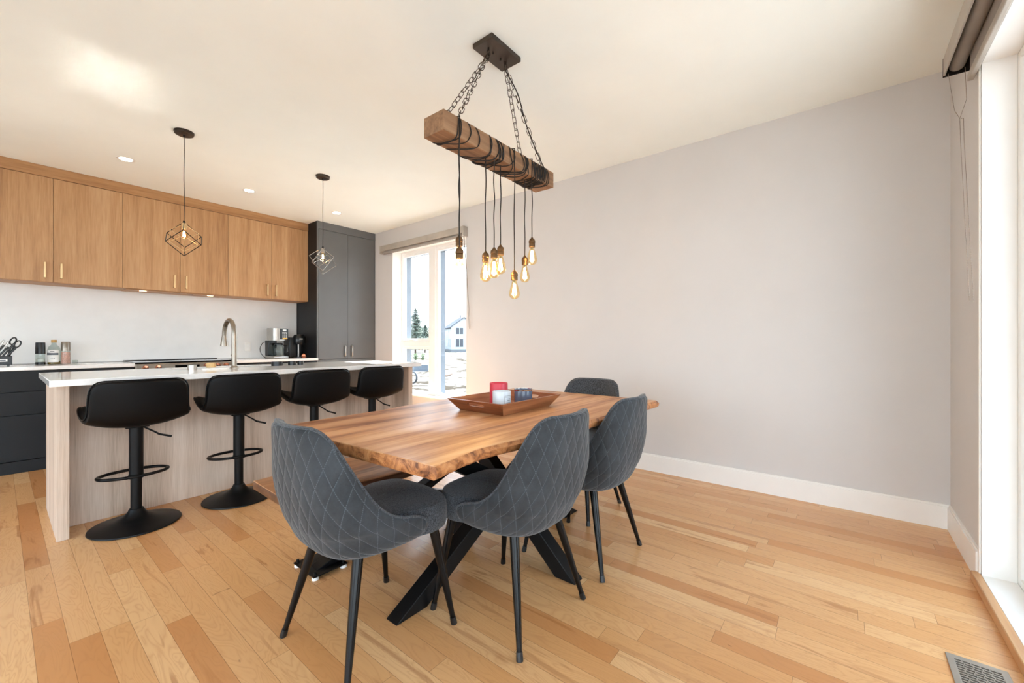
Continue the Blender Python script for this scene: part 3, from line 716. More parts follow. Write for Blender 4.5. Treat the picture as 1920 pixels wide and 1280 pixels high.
for q_ in range(5): arc_label(m, R_ + .0006, .05 + .006 * (q_ % 2), .053 + .006 * (q_ % 3), -PI * (.72 - .05 * q_), -PI * (.69 - .05 * q_), 2)
m.build('lettering', 'ink', t)
t = thing('salt_grinder', 'steel-topped grinder filled with pink salt', 'grinder', (.412, 5.85, ZT))
MB().lathe([(.034, 0), (.034, .125), (0, .126)], 28).build('jar', 'clearglass', t)
MB().lathe([(0, .003), (.031, .003), (.030, .118), (0, .119)], 28).build('salt', 'salt', t)
MB().lathe([(0, .125), (.033, .125), (.032, .205), (.028, .212), (0, .213)], 28).build('cap', 'nickel', t)
o = MB().box(-.02, .02, -.02, .02, 0, .035).build('glass_dish', 'clearglass', None, bevel=.006, loc=(.475, 5.86, ZT)); tag(o, 'small clear glass block beside the pink salt grinder', 'dish')
# drip coffee maker
t = thing('coffee_maker', 'stainless drip coffee maker with glass carafe and black cord', 'coffee maker', (2.30, 5.80, ZT), math.radians(8))
box(-.10, .10, -.10, .11, 0, .03).build('base', 'steel', t, bevel=.01, seg=3)
box(-.098, .015, .03, .11, .03, .235).build('rear_column', 'blackplastic', t, bevel=.008)
m = MB(); m.rings([[(.102 * (abs(math.cos(a)) ** .6) * math.copysign(1, math.cos(a)), .005 + .105 * (abs(math.sin(a)) ** .6) * math.copysign(1, math.sin(a)), z) for a in [2 * PI * k / 40 for k in range(40)]] for z in (.232, .236, .385, .39)])
m.build('brew_head', 'steel', t)
box(-.02, .088, -.108, -.09, .245, .385).build('control_panel', 'blackplastic', t, bevel=.004)
m = MB(); m.box(.012, .06, -.1095, -.108, .352, .375); m.box(.005, .07, -.1095, -.108, .332, .338)
for r_ in range(4):
    for c_ in range(3): m.box(.008 + c_ * .022, .022 + c_ * .022, -.1095, -.108, .27 + r_ * .015, .277 + r_ * .015)
m.build('button', 'steel', t)
box(.01, .07, -.1095, -.108, .252, .262).build('indicator_light', 'display', t)
MB().lathe([(0, .035), (.055, .035), (.064, .06), (.062, .12), (.045, .16), (.043, .175), (.0, .176)], 32, (0.005, -.025, 0)).build('carafe', 'clearglass', t)
MB().lathe([(0, .17), (.05, .17), (.05, .19), (.03, .20), (0, .201)], 24, (0.005, -.025, 0)).build('carafe_lid', 'blackplastic', t)
MB().tube([(.055, -.05, .17), (.095, -.075, .165), (.098, -.078, .09), (.066, -.05, .07)], .008, 8).build('carafe_handle', 'blackplastic', t)
MB().tube([catmull([(-.09, .09, .21), (-.14, .08, .20), (-.19, .05, .13), (-.185, .03, .06), (-.15, .0, .01), (-.13, .03, .006), (-.10, .08, .006)], q / 36) for q in range(37)], .004, 8).build('power_cord', 'cord', t)
# pod machine
t = thing('pod_coffee_machine', 'black pod coffee machine with round head beside the pantry', 'coffee maker', (2.52, 5.80, ZT), 0)
box(-.085, .02, -.04, .13, 0, .275).build('water_tank', 'blackplastic', t, bevel=.012, seg=3)
MB().lathe([(0, 0), (.075, 0), (.075, .012), (.0, .013)], 28, (.04, -.07, 0)).build('drip_tray', 'blackplastic', t)
box(-.02, .10, -.02, .13, 0, .22).build('body', 'blackplastic', t, bevel=.02, seg=3)
MB().lathe([(0, .0), (.07, .0), (.078, .03), (.078, .10), (.06, .13), (0, .135)], 28, (.04, -.05, .18)).build('brew_head', 'blackplastic', t)
m = MB(); m.box(.01, .05, -.131, -.127, .245, .258); m.build('emblem', 'steel', t)
MB().lathe([(.012, .012), (.012, .18)], 16, (.02, -.075, 0)).build('chrome_column', 'steel', t)
o = MB().lathe([(0, 0), (.018, 0), (.018, .15), (0, .15)], 24).build('paper_roll', 'white', None, loc=(2.412, 5.93, ZT)); tag(o, 'slim white cylinder between the two coffee machines', 'canister')
m = MB(); m.sphere((0, 0, .032), .032, 24, 16); o = m.build('copper_ball', 'copper', None, loc=(2.562, 5.62, ZT)); tag(o, 'round copper timer ball in front of the pod machine', 'ornament')
# outlet
t = thing('wall_outlet', 'white double wall outlet left of the coffee maker', 'outlet', (2.045, YK - .0125, 1.055))
box(-.035, .035, -.006, 0, -.057, .057).build('cover_plate', 'white', t, bevel=.002)
for z in (-.022, .022): box(-.016, .016, -.008, -.006, z - .014, z + .014).build('socket', 'trim', t, bevel=.002)

# ---------------------------------------------------------------- bar stools
def shell_grids(P, nu, nv, th, ref=None):
    g = [[Vector(P(i / (nu - 1), j / (nv - 1))) for i in range(nu)] for j in range(nv)]
    inn = []
    for j in range(nv):
        row = []
        for i in range(nu):
            du = g[j][min(i + 1, nu - 1)] - g[j][max(i - 1, 0)]; dv = g[min(j + 1, nv - 1)][i] - g[max(j - 1, 0)][i]
            if ref is not None and j >= ref * (nv - 1):      # near the rounded corners the rows bunch up: follow the centre line
                mc = nu // 2; dv = g[min(j + 1, nv - 1)][mc] - g[max(j - 1, 0)][mc]
            n_ = du.cross(dv); n_ = n_.normalized() if n_.length > 1e-12 else Vector((0, 0, 1))
            row.append(g[j][i] + n_ * th(i / (nu - 1), j / (nv - 1)))
        inn.append(row)
    return g, inn
def boundary(nu, nv):
    b = [(i, 0) for i in range(nu)] + [(nu - 1, j) for j in range(1, nv)] + [(i, nv - 1) for i in range(nu - 2, -1, -1)] + [(0, j) for j in range(nv - 2, 0, -1)]
    return b
def rim_dirs(A, B, nu, nv):
    """outward direction in the surface at every boundary point, for the padded rim"""
    bd = boundary(nu, nv); n = len(bd); ix = [j * nu + i for i, j in bd]; C = [(a + b) / 2 for a, b in zip(A, B)]; out = []
    for k in range(n):
        tb = C[ix[(k + 2) % n]] - C[ix[k - 2]]; nr = (A[ix[k]] - B[ix[k]]).normalized(); out.append(tb.cross(nr).normalized())
    top = [k for k, (i, j) in enumerate(bd) if j == nv - 1 and i == nu // 2][0]
    sg = 1 if out[top].z > 0 else -1
    return [d * sg for d in out]
def grid_faces(nu, nv): return [(j * nu + i, j * nu + i + 1, (j + 1) * nu + i + 1, (j + 1) * nu + i) for j in range(nv - 1) for i in range(nu - 1)]
# profile (y, z, halfwidth, raise_z, forward) from the front lip of the seat to the top of the back
SP = [(.205, .664, .175, .030, 0), (.198, .672, .200, .040, 0), (.15, .668, .220, .055, 0), (.07, .650, .232, .066, 0), (-.02, .636, .236, .066, 0), (-.09, .632, .234, .056, .004), (-.145, .645, .226, .036, .018), (-.176, .685, .216, .012, .03), (-.190, .735, .212, .0, .034), (-.198, .785, .210, 0, .034), (-.204, .83, .207, 0, .032), (-.208, .862, .198, 0, .03), (-.210, .880, .180, 0, .027), (-.211, .886, .155, 0, .022)]
def stool_P(s, t):
    y, z, hw, rz_, fw = catmull(SP, t); a = 2 * s - 1
    e = abs(a) ** 2.5
    return (-a * hw, y + fw * abs(a) ** 2, z + rz_ * e)
def make_stool(label):
    t = thing('bar_stool', label, 'stool', (0, 0, 0), 0, 'black bar stools at the island')
    MB().lathe([(0, 0), (.212, 0), (.218, .004), (.216, .010), (.17, .02), (.10, .038), (.06, .06), (.040, .085), (.034, .10), (0, .101)], 48).build('base', 'blackmetal', t)
    MB().lathe([(0, .095), (.027, .095), (.027, .30), (0, .301)], 24).build('gas_lift', 'blackmetal', t)
    MB().lathe([(.027, .285), (.036, .286), (.0365, .31), (.034, .312), (.034, .60), (.0, .601)], 24).build('column', 'blackmetal', t)
    MB().tube([(.165 * math.cos(a), .075 + .105 * math.sin(a), .300) for a in [2 * PI * k / 40 for k in range(40)]], .0095, 10, closed=True).build('footrest', 'blackmetal', t)
    MB().tube([(.03, -.01, .595), (.085, -.015, .555), (.105, -.02, .538), (.165, -.03, .515)], [.005, .005, .006, .0065], 10).build('lever', 'blackmetal', t)
    MB().box(-.055, .055, -.055, .055, .598, .625).build('mount_plate', 'blackmetal', t, bevel=.004)
    nu, nv = 22, 30
    g, inn = shell_grids(stool_P, nu, nv, lambda s, q: -.022, .62)
    g2, out = shell_grids(stool_P, nu, nv, lambda s, q: .022 - .006 * (abs(2 * s - 1) ** 4), .62)
    # inn / out are the two faces of the padded shell
    m = MB(); A = [p for r in out for p in r]; B = [p for r in inn for p in r]; N = len(A)
    bd = boundary(nu, nv); fs = grid_faces(nu, nv); vs = A + B
    fs2 = fs + [tuple(N + i for i in reversed(f)) for f in fs]
    RD = rim_dirs(A, B, nu, nv); mid = []
    for q_, (i, j) in enumerate(bd):
        k = j * nu + i; mp = (A[k] + B[k]) / 2; d = RD[q_]
        mid.append(mp + d.normalized() * .012)
    o_ = len(vs); vs += mid; L_ = len(bd)
    for k in range(L_):
        a = bd[k][1] * nu + bd[k][0]; b = bd[(k + 1) % L_][1] * nu + bd[(k + 1) % L_][0]
        fs2 += [(a, b, o_ + (k + 1) % L_, o_ + k), (o_ + k, o_ + (k + 1) % L_, N + b, N + a)]
    m.add(vs, fs2); m.build('seat_shell', 'leather', t, subsurf=1)
    # piping along the rim
    MB().tube(mid, .0042, 6, closed=True).build('piping', 'leather', t)
    return t
SY = 3.375
st = make_stool('black bar stool nearest the left end of the island')
st.location = (.532, SY, 0); st.rotation_euler = (0, 0, math.radians(-1))
dup(st, (1.082, SY, 0), math.radians(-4), 'second black bar stool from the left, its base behind the bench')
dup(st, (1.622, SY, 0), math.radians(-4), 'third black bar stool from the left, behind the dining table')
dup(st, (2.155, SY, 0), math.radians(-3), 'black bar stool nearest the window end of the island')

# ---------------------------------------------------------------- dining table
def interp(pts, x):
    if x <= pts[0][0]: return pts[0][1]
    for (a, b), (c, d) in zip(pts, pts[1:]):
        if x <= c:
            u = (x - a) / (c - a); u = u * u * (3 - 2 * u); return b + (d - b) * u
    return pts[-1][1]
near = [(.79, .936), (.867, .951), (.95, .966), (1.04, .978), (1.145, .968), (1.25, .952), (1.5, .935), (1.756, .928), (2.0, .929), (2.3, .92), (2.62, .908)]
far = [(.75, 1.916), (.955, 1.929), (1.24, 1.935), (1.52, 1.97), (1.85, 1.998), (2.2, 2.01), (2.45, 2.03), (2.60, 2.035)]
def slab(name_top, near, far, xa0, xa1, xb0, xb1, zt, zb, parent, mats, lean=.012, wob=.004):
    """xa: x of the near end at near / far side; xb: same for the other end"""
    loop = []
    n = 60
    for i in range(n + 1):
        u = i / n; x = xa0 + (xb0 - xa0) * u; loop.append((x, interp(near, x), 0, -1))
    for i in range(1, 13):
        u = i / 13; y0 = interp(near, xb0); y1 = interp(far, xb1); loop.append((xb0 + (xb1 - xb0) * u + .002 * math.sin(9 * u), y0 + (y1 - y0) * u, 1, 0))
    for i in range(n + 1):
        u = 1 - i / n; x = xa1 + (xb1 - xa1) * u; loop.append((x, interp(far, x), 0, 1))
    for i in range(1, 13):
        u = i / 13; y0 = interp(near, xa0); y1 = interp(far, xa1); loop.append((xa1 + (xa0 - xa1) * u, y1 + (y0 - y1) * u, -1, 0))
    def ring(z, k, w_=0):
        r = []
        for (x, y, nx, ny) in loop:
            wv = w_ * (math.sin(x * 37 + 1.3) + .7 * math.sin(x * 71 + y * 13)) if ny else 0
            r.append((x + nx * k * .25, y + ny * (k + wv), z))
        return r
    H = zt - zb; N = len(loop)
    rs = [ring(zt, -.004), ring(zt - .003, 0.0), ring(zt - H * .35, lean, wob), ring(zt - H * .7, lean * .8, wob), ring(zb + .002, 0, wob * .5), ring(zb, -.006)]
    m = MB(); vs = [p for r in rs for p in r]; m.add(vs, [])
    for i in range(len(rs) - 1):
        for k in range(N):
            m.f.append([i * N + k, i * N + (k + 1) % N, (i + 1) * N + (k + 1) % N, (i + 1) * N + k]); m.mi.append(0 if i == 0 else 1)
    m.f.append(list(range(N - 1, -1, -1))); m.mi.append(0)
    m.f.append([(len(rs) - 1) * N + k for k in range(N)]); m.mi.append(0)
    return m.build(name_top, mats, parent)
t = thing('dining_table', 'large live-edge wooden dining table on crossed black steel beams', 'table', (0, 0, 0))
slab('tabletop', near, far, .807, .757, 2.585, 2.60, .75, .706, t, ['table', 'edge'])
TCX, TCY = 1.69, 1.40
zt_ = .706
def xleg(parent, a, b, w_, h_, side, mat='blackmetal'):
    """square steel tube leaning from floor point a to top point b, both ends cut level"""
    a, b = Vector(a), Vector(b); d = (b - a); hd = Vector((d.x, d.y, 0)); run = hd.length; hd.normalize()
    cut = h_ * math.sqrt(run * run + d.z * d.z) / d.z / 2; sv = Vector(side) * (w_ / 2)
    vs = []
    for p in (a, b):
        for e in (-1, 1):
            for f in (-1, 1): vs.append(p + hd * (e * cut) + sv * f)
    MB().add(vs, [(0, 1, 3, 2), (4, 6, 7, 5), (0, 4, 5, 1), (2, 3, 7, 6), (0, 2, 6, 4), (1, 5, 7, 3)]).build('leg', mat, parent, bevel=.003)
zc = .40
xleg(t, (1.055, TCY, .001), (2.30, TCY, zt_ - .008), .072, .075, (0, 1, 0))
xleg(t, (2.325, TCY, .001), (1.08, TCY, zt_ - .008), .070, .075, (0, 1, 0))
xleg(t, (1.69, 1.01, .001), (1.69, 1.77, zt_ - .008), .072, .075, (1, 0, 0))
xleg(t, (1.69, 1.79, .001), (1.69, 1.03, zt_ - .008), .070, .075, (1, 0, 0))
m = MB()
for (x, y) in ((1.08, TCY), (2.30, TCY), (1.69, 1.06), (1.69, 1.74)): m.box(x - .11, x + .11, y - .07, y + .07, zt_ - .008, zt_ - .001)
m.build('mounting_plate', 'blackmetal', t, bevel=.001)

# bench
t = thing('dining_bench', 'live-edge wooden bench on black steel legs beside the island stools', 'bench', (0, 0, 0))
bn = [(.70, 1.80), (.9, 1.785), (1.28, 1.742), (1.6, 1.75), (2.0, 1.76), (2.5, 1.755)]
bf = [(.70, 2.175), (1.2, 2.19), (1.8, 2.20), (2.5, 2.19)]
slab('bench_top', bn, bf, .748, .757, 2.42, 2.43, .46, .42, t, ['bench', 'benchedge'], .006, .002)
BCY = 2.0
xleg(t, (1.03, BCY, .02), (2.13, BCY, .414), .07, .05, (0, 1, 0)); xleg(t, (2.13, BCY, .02), (1.03, BCY, .414), .068, .05, (0, 1, 0))
for x0 in (.92, 2.06):
    box(x0, x0 + .17, BCY - .08, BCY + .13, .014, .020).build('foot_plate', 'blackmetal', t, bevel=.001)
    for (a, b) in ((.015, -.065), (.155, -.065), (.015, .115), (.155, .115)): MB().lathe([(0, .02), (.007, .02), (.007, .034), (0, .035)], 12, (x0 + a, BCY + b, 0)).build('levelling_bolt', 'blackmetal', t)
    for (a, b) in ((.015, -.065), (.155, -.065), (.015, .115), (.155, .115)):
        MB().lathe([(0, 0.0), (.016, 0.0), (.016, .008), (.012, .014), (0, .0141)], 16, (x0 + a, BCY + b, 0)).build('glide', 'rubber', t)
    box(x0 + .02, x0 + .15, BCY - .12, BCY + .12, .414, .4195).build('mounting_plate', 'blackmetal', t)

# ---------------------------------------------------------------- dining chairs
# rows: (z, y_back, half width, y_end)
CH = [(.372, -.135, .130, .035), (.378, -.185, .178, .062), (.396, -.222, .206, .084), (.425, -.246, .223, .092), (.455, -.260, .232, .080), (.478, -.270, .236, .04), (.494, -.277, .238, -.02),
      (.525, -.285, .238, -.078), (.575, -.296, .237, -.130), (.63, -.305, .234, -.168), (.69, -.313, .228, -.205), (.735, -.319, .220, -.232), (.77, -.324, .210, -.252), (.797, -.327, .197, -.268), (.816, -.329, .180, -.280), (.828, -.330, .159, -.289), (.834, -.331, .132, -.297)]
def chair_P(s, t):
    z, yb, hw, ye = catmull(CH, t); a = 2 * s - 1; th = a * PI / 2
    n_ = 2.0 / 3.2
    sn, cs = math.sin(th), math.cos(th)
    x = hw * math.copysign(abs(sn) ** n_, sn); y = ye - (ye - yb) * (max(cs, 0) ** n_)
    k = min(max((z - .60) / .24, 0), 1); k = k * k * (3 - 2 * k)          # the back flattens into a gentle arc towards its top
    x2 = hw * math.sin(th * .8) / math.sin(PI * .4); y2 = yb + (ye - yb) * abs(x2 / hw) ** 2.3
    return (x + (x2 - x) * k, y + (y2 - y) * k, z)
def make_chair(label):
    t = thing('dining_chair', label, 'chair', (0, 0, 0), 0, 'grey quilted dining chairs')
    nu, nv = 45, 40
    g, inn = shell_grids(chair_P, nu, nv, lambda s, q: -.038 * (1 - .25 * abs(2 * s - 1) ** 6) * (.6 + .4 * min(1, q * 6)), .62)
    # arc-length coordinates for the quilting
    uv = []
    cum = [0.0]
    mc = nu // 2
    for j in range(1, nv): cum.append(cum[-1] + (g[j][mc] - g[j - 1][mc]).length)
    for j in range(nv):
        acc = [0.0] * nu
        for i in range(mc + 1, nu): acc[i] = acc[i - 1] + (g[j][i] - g[j][i - 1]).length
        for i in range(mc - 1, -1, -1): acc[i] = acc[i + 1] - (g[j][i + 1] - g[j][i]).length
        uv += [(acc[i] + 5.0, cum[j] + 5.0) for i in range(nu)]
    A = [p for r in g for p in r]; B = [p for r in inn for p in r]; bd = boundary(nu, nv); fs = grid_faces(nu, nv)
    RD = rim_dirs(A, B, nu, nv); mid = []; muv = []
    for q_, (i, j) in enumerate(bd):
        k = j * nu + i; mp = (A[k] + B[k]) / 2; d = RD[q_]
        mid.append(mp + (d.normalized() * .014 if d.length > 1e-7 else Vector())); muv.append(uv[k])
    L_ = len(bd); N = len(A)
    def part(name, V, UV, mat, q):
        m = MB(); f2 = list(fs)
        rim = [V[j * nu + i] * (1 - q) + mid[k] * q if j else mid[k] for k, (i, j) in enumerate(bd)]
        for k in range(L_):
            a = bd[k][1] * nu + bd[k][0]; b = bd[(k + 1) % L_][1] * nu + bd[(k + 1) % L_][0]; f2.append((a, b, N + (k + 1) % L_, N + k))
        if q == 1.0:
            for k in range(L_): f2.append((N + k, N + (k + 1) % L_, N + L_ + (k + 1) % L_, N + L_ + k))
            rim = rim + [A[j * nu + i] * .45 + mid[k] * .55 if j else mid[k] * .9 + A[i] * .1 for k, (i, j) in enumerate(bd)]
        m.add(V + rim, f2, 0, UV + muv * (2 if q == 1.0 else 1)); return m.build(name, mat, t, subsurf=1)
    part('back_shell', A, uv, 'quilt', 0.55); part('inner_back', B, uv, 'tweed', 1.0)
    rimA = [A[j * nu + i] * .45 + mid[k] * .55 for k, (i, j) in enumerate(bd)]
    MB().tube(rimA[nu - 1:nu + nv + nu + nv - 3] , .0045, 6).build('piping', 'tweed', t)
    # seat cushion
    def seat_ring(z, sc):
        r = []
        for k in range(48):
            a = 2 * PI * k / 48; c, s_ = math.cos(a), math.sin(a); e = .36
            x = .232 * math.copysign(abs(c) ** e, c); y = (.228 if s_ > 0 else .200) * math.copysign(abs(s_) ** e, s_)
            u = min(max((y - .02) / .10, 0), 1); u = u * u * (3 - 2 * u); hw = .77 + .17 * u - .03 * max(0, (y - .12) / .1)
            r.append((x * hw * sc, .025 + y * (.5 + .5 * sc), z + .012 * (1 - (x / .232) ** 2) * (1 if z > .48 else 0)))
        return r
    MB().rings([seat_ring(.385, .93), seat_ring(.390, .975), seat_ring(.41, 1.0), seat_ring(.455, 1.0), seat_ring(.476, .99), seat_ring(.488, .955), seat_ring(.494, .85), seat_ring(.497, .5), seat_ring(.498, .1)]).build('seat', 'tweed', t)
    box(-.15, .15, -.13, .20, .374, .392).build('seat_frame', 'blackmetal', t, bevel=.006)
    for (tx, ty, bx_, by) in ((-.175, .165, -.228, .228), (.175, .165, .228, .228), (-.140, -.135, -.226, -.228), (.140, -.135, .226, -.228)):
        a = Vector((tx, ty, .395)); b = Vector((bx_, by, .0)); d = b - a
        l = MB().tube([a, a + d * .5, a + d * .93], [.0190, .0150, .0100], 18).build('leg', 'blacksatin', t)
        MB().tube([a + d * .93, a + d * .97, Vector((bx_, by, 0))], [.0115, .0125, .0125], 18).build('foot_cap', 'blackplastic', l)
    return t
ch = make_chair('grey quilted chair at the near head of the dining table')
ch.location = (.905, 1.43, 0); ch.rotation_euler = (0, 0, -PI / 2)
dup(ch, (1.368, 1.108, 0), math.radians(0), 'grey quilted chair on the long side, nearer the head of the table')
dup(ch, (1.985, 1.098, 0), math.radians(0), 'grey quilted chair on the long side, nearer the white wall')
dup(ch, (2.47, 1.43, 0), PI / 2, 'grey chair at the far head of the table, mostly hidden behind it')

# ---------------------------------------------------------------- tray and candles
t = thing('serving_tray', 'rectangular wooden tray with flared sides on the dining table', 'tray', (1.768, 1.46, .7505))
bx0, by0, tx0, ty0, th_, hh = .205, .152, .262, .195, .011, .066
def panel(pts_out, pts_in, name, mat, hole=None):
    m = MB()
    if not hole: m.add(pts_out + pts_in, [(0, 1, 2, 3), (7, 6, 5, 4), (0, 4, 5, 1), (1, 5, 6, 2), (2, 6, 7, 3), (3, 7, 4, 0)])
    else:
        def bil(P, u, v): return P[0] * (1 - u) * (1 - v) + P[1] * u * (1 - v) + P[2] * u * v + P[3] * (1 - u) * v
        K = 24; vs = []; u0, u1, v0, v1 = hole
        for P in (pts_out, pts_in):
            P = [Vector(p) for p in P]
            for k in range(K):
                a = 2 * PI * k / K; c, s_ = math.cos(a), math.sin(a)
                q = max(abs(c), abs(s_)); vs.append(bil(P, .5 + .5 * c / q, .5 + .5 * s_ / q))
            for k in range(K):
                a = 2 * PI * k / K; c, s_ = math.cos(a), math.sin(a); e = .55
                vs.append(bil(P, (u0 + u1) / 2 + (u1 - u0) / 2 * math.copysign(abs(c) ** e, c), (v0 + v1) / 2 + (v1 - v0) / 2 * math.copysign(abs(s_) ** e, s_)))
        fs = []
        for k in range(K):
            j = (k + 1) % K
            fs += [(k, j, K + j, K + k), (2 * K + j, 2 * K + k, 3 * K + k, 3 * K + j), (K + k, K + j, 3 * K + j, 3 * K + k), (j, k, 2 * K + k, 2 * K + j)]
        m.add(vs, fs)
    return m.build(name, mat, t, smooth=False, bevel=.0012 if not hole else 0)
V = Vector
box(-bx0 + .004, bx0 - .004, -by0 + .004, by0 - .004, 0, .009).build('tray_bottom', 'tray', t)
for sg in (-1, 1):
    po = [V((sg * bx0, -by0, 0)), V((sg * bx0, by0, 0)), V((sg * tx0, ty0, hh)), V((sg * tx0, -ty0, hh))]
    pi_ = [V((sg * (bx0 - th_), -by0 + .002, 0)), V((sg * (bx0 - th_), by0 - .002, 0)), V((sg * (tx0 - th_), ty0 - .002, hh)), V((sg * (tx0 - th_), -ty0 + .002, hh))]
    panel(po, pi_, 'tray_end', 'trayend', (.34, .66, .52, .80))
    po = [V((-bx0, sg * by0, 0)), V((bx0, sg * by0, 0)), V((tx0, sg * ty0, hh)), V((-tx0, sg * ty0, hh))]
    pi_ = [V((-bx0, sg * (by0 - th_), 0)), V((bx0, sg * (by0 - th_), 0)), V((tx0, sg * (ty0 - th_), hh)), V((-tx0, sg * (ty0 - th_), hh))]
    panel(po, pi_, 'tray_side', 'tray')
ZTR = .7505 + .0095
def jar(name, label, x, y, r, hgt, mat, waxz=.7):
    t = thing(name, label, 'candle', (x, y, ZTR))
    MB().lathe([(0, 0), (r * .96, 0), (r, .004), (r, hgt - .002), (r - .001, hgt), (r - .0035, hgt), (r - .0035, hgt * waxz), (0, hgt * waxz)], 40).build('jar', mat, t)
    MB().lathe([(0, hgt * waxz), (r - .004, hgt * waxz), (r - .004, hgt * waxz + .002), (0, hgt * waxz + .002)], 32).build('wax', 'wax', t)
    for k in range(3): MB().tube([(.018 * math.cos(2.1 * k), .018 * math.sin(2.1 * k), hgt * waxz), (.018 * math.cos(2.1 * k), .018 * math.sin(2.1 * k), hgt * waxz + .01)], .001, 6).build('wick', 'ink', t)
    return t
jar('candle', 'tall red candle standing at the back of the tray', 1.757, 1.503, .0505, .128, 'red')
c2 = jar('candle', 'pale grey candle with printed label at the front of the tray', 1.628, 1.372, .0475, .104, 'whitejar')
m = MB(); lr = .0478; a0_ = -PI * .60
def arcl(m, z0, z1, a0, a1, k=8): arc_label(m, lr + .0004, z0, z1, a0, a1, k)
arcl(m, .075, .0765, -2.05, -1.15); arcl(m, .0, .0015, -2.05, -1.15) if False else None
arcl(m, .012, .082, -2.16, -2.13, 1); arcl(m, .012, .082, -1.12, -1.09, 1); arcl(m, .082, .0835, -2.08, -1.17); arcl(m, .012, .0135, -2.16, -1.09)
for z_, a_, b_ in ((.066, -1.9, -1.35), (.058, -1.82, -1.4), (.046, -1.95, -1.3), (.034, -1.78, -1.5), (.024, -1.85, -1.42)): arcl(m, z_, z_ + .0025, a_, b_)
m.build('label', 'ink', c2)
c3 = jar('candle', 'slate blue candle jar with shiny rim on the tray', 1.838, 1.392, .0505, .092, 'bluejar')
MB().lathe([(.0508, .086), (.0515, .094), (.0495, .0945), (.0485, .086), (.0508, .086)], 40, cap=False).build('rim', 'chrome', c3)

# ---------------------------------------------------------------- beam chandelier
BX0, BX1, BY0, BY1, BZ0, BZ1 = 1.300, 2.238, 1.45, 1.592, 2.108, 2.205
BCx, BCy = (BX0 + BX1) / 2, (BY0 + BY1) / 2
t = thing('beam_chandelier', 'wooden beam chandelier with wrapped cords and glowing bulbs over the table', 'chandelier', (0, 0, 0))
box(BX0, BX1, BY0, BY1, BZ0, BZ1).build('beam', 'beam', t, bevel=.003)
box(1.62, 1.868, 1.432, 1.572, ZC - .026, ZC - .0005).build('canopy', 'bronze', t, bevel=.0015)
hooks = [(1.668, 1.500), (1.815, 1.500)]
for hx, hy in hooks:
    m = MB(); m.tube([(hx, hy, ZC - .026), (hx, hy, ZC - .045)], .0055, 10)
    m.tube([(hx + .012 * math.cos(a), hy, ZC - .056 + .014 * math.sin(a)) for a in [2 * PI * k / 16 for k in range(16)]], .0028, 8, closed=True); m.build('hook', 'bronze', t)
for x in (1.71, 1.775): MB().tube([(x, 1.505, ZC - .026), (x, 1.505, ZC - .038)], .005, 10).build('screw', 'bronze', t)
def chain(a, b, parent, r=.0019, ll=.044, lw=.0115, roll=0.0):
    a, b = Vector(a), Vector(b); d = (b - a); L_ = d.length; d.normalize(); pitch = ll - 4 * r * 1.1; n = max(2, round(L_ / pitch)); pitch = L_ / n
    s0 = d.orthogonal().normalized(); s1 = d.cross(s0); m = MB()
    for k in range(n):
        c = a + d * (pitch * (k + .5)); ang = roll + (PI / 2 if k % 2 else 0) + random.uniform(-.3, .3)
        sv = s0 * math.cos(ang) + s1 * math.sin(ang)
        pts = []
        hl = ll / 2 - lw * .8
        for q in range(9): 
            th = -PI / 2 + PI * q / 8; pts.append(c + d * (hl + lw * .8 * math.cos(th)) + sv * (lw * math.sin(th)))
        for q in range(9):
            th = PI / 2 + PI * q / 8; pts.append(c + d * (-hl + lw * .8 * math.cos(th)) + sv * (lw * math.sin(th)))
        m.tube(pts, r, 6, closed=True)
    return m.build('chain', 'bronze', parent)
chain((1.666, 1.498, 2.675), (1.395, 1.452, 2.205), t); chain((1.670, 1.502, 2.675), (1.395, 1.592, 2.205), t, roll=.5)
chain((1.815, 1.498, 2.675), (2.10, 1.452, 2.205), t, roll=.3); chain((1.817, 1.502, 2.675), (2.10, 1.592, 2.205), t, roll=.8)
pw = [(1.805, 1.505, ZC - .026)]
for k in range(1, 23):
    f = k / 23; pw.append((1.80 + (2.115 - 1.80) * f + .020 * math.sin(f * 9.5), 1.50 - .05 * f + .014 * math.cos(f * 8), ZC - .04 + (2.205 - ZC + .04) * f))
pw.append((2.12, 1.446, 2.20))
MB().tube(pw, .0035, 8).build('power_cord', 'cord', t)
def wrap(x0, x1, turns, ph=0.0, slack=.0, r=.0032, skew=0.0):
    """a cord wound round the beam cross-section"""
    off = .005; pts = []; n = int(turns * 40)
    hw, hh_ = (BY1 - BY0) / 2 + off, (BZ1 - BZ0) / 2 + off
    cz = (BZ0 + BZ1) / 2
    for k in range(n + 1):
        f = k / n; a = 2 * PI * (turns * f + ph); c, s_ = math.cos(a), math.sin(a); q = (abs(c) ** 6 + abs(s_) ** 6) ** (1 / 6)
        y = BCy + hw * c / q; z = cz + hh_ * s_ / q
        if s_ < -.5: z -= slack * (-s_ - .5) * (1 + .5 * math.sin(7 * f))
        if s_ > .6: z += slack * .3 * (s_ - .6)
        x = x0 + (x1 - x0) * f + skew * c * .5 + .012 * math.sin(3.1 * a / PI + x0 * 40)
        pts.append((x, y, z))
    return pts
def cordwrap(*specs):
    m = MB()
    for sp in specs: m.tube(wrap(*sp), .0030, 6)
    return m.build('cord_winding', 'cord', t)
cordwrap((1.385, 1.40, 1, .25, .0, .003, -.02), (1.39, 1.385, 1, .25, .02, .003, .02), (1.40, 1.42, 1, .25, .012, .003, -.13), (1.47, 1.49, 1, .25, .0, .003, -.15))
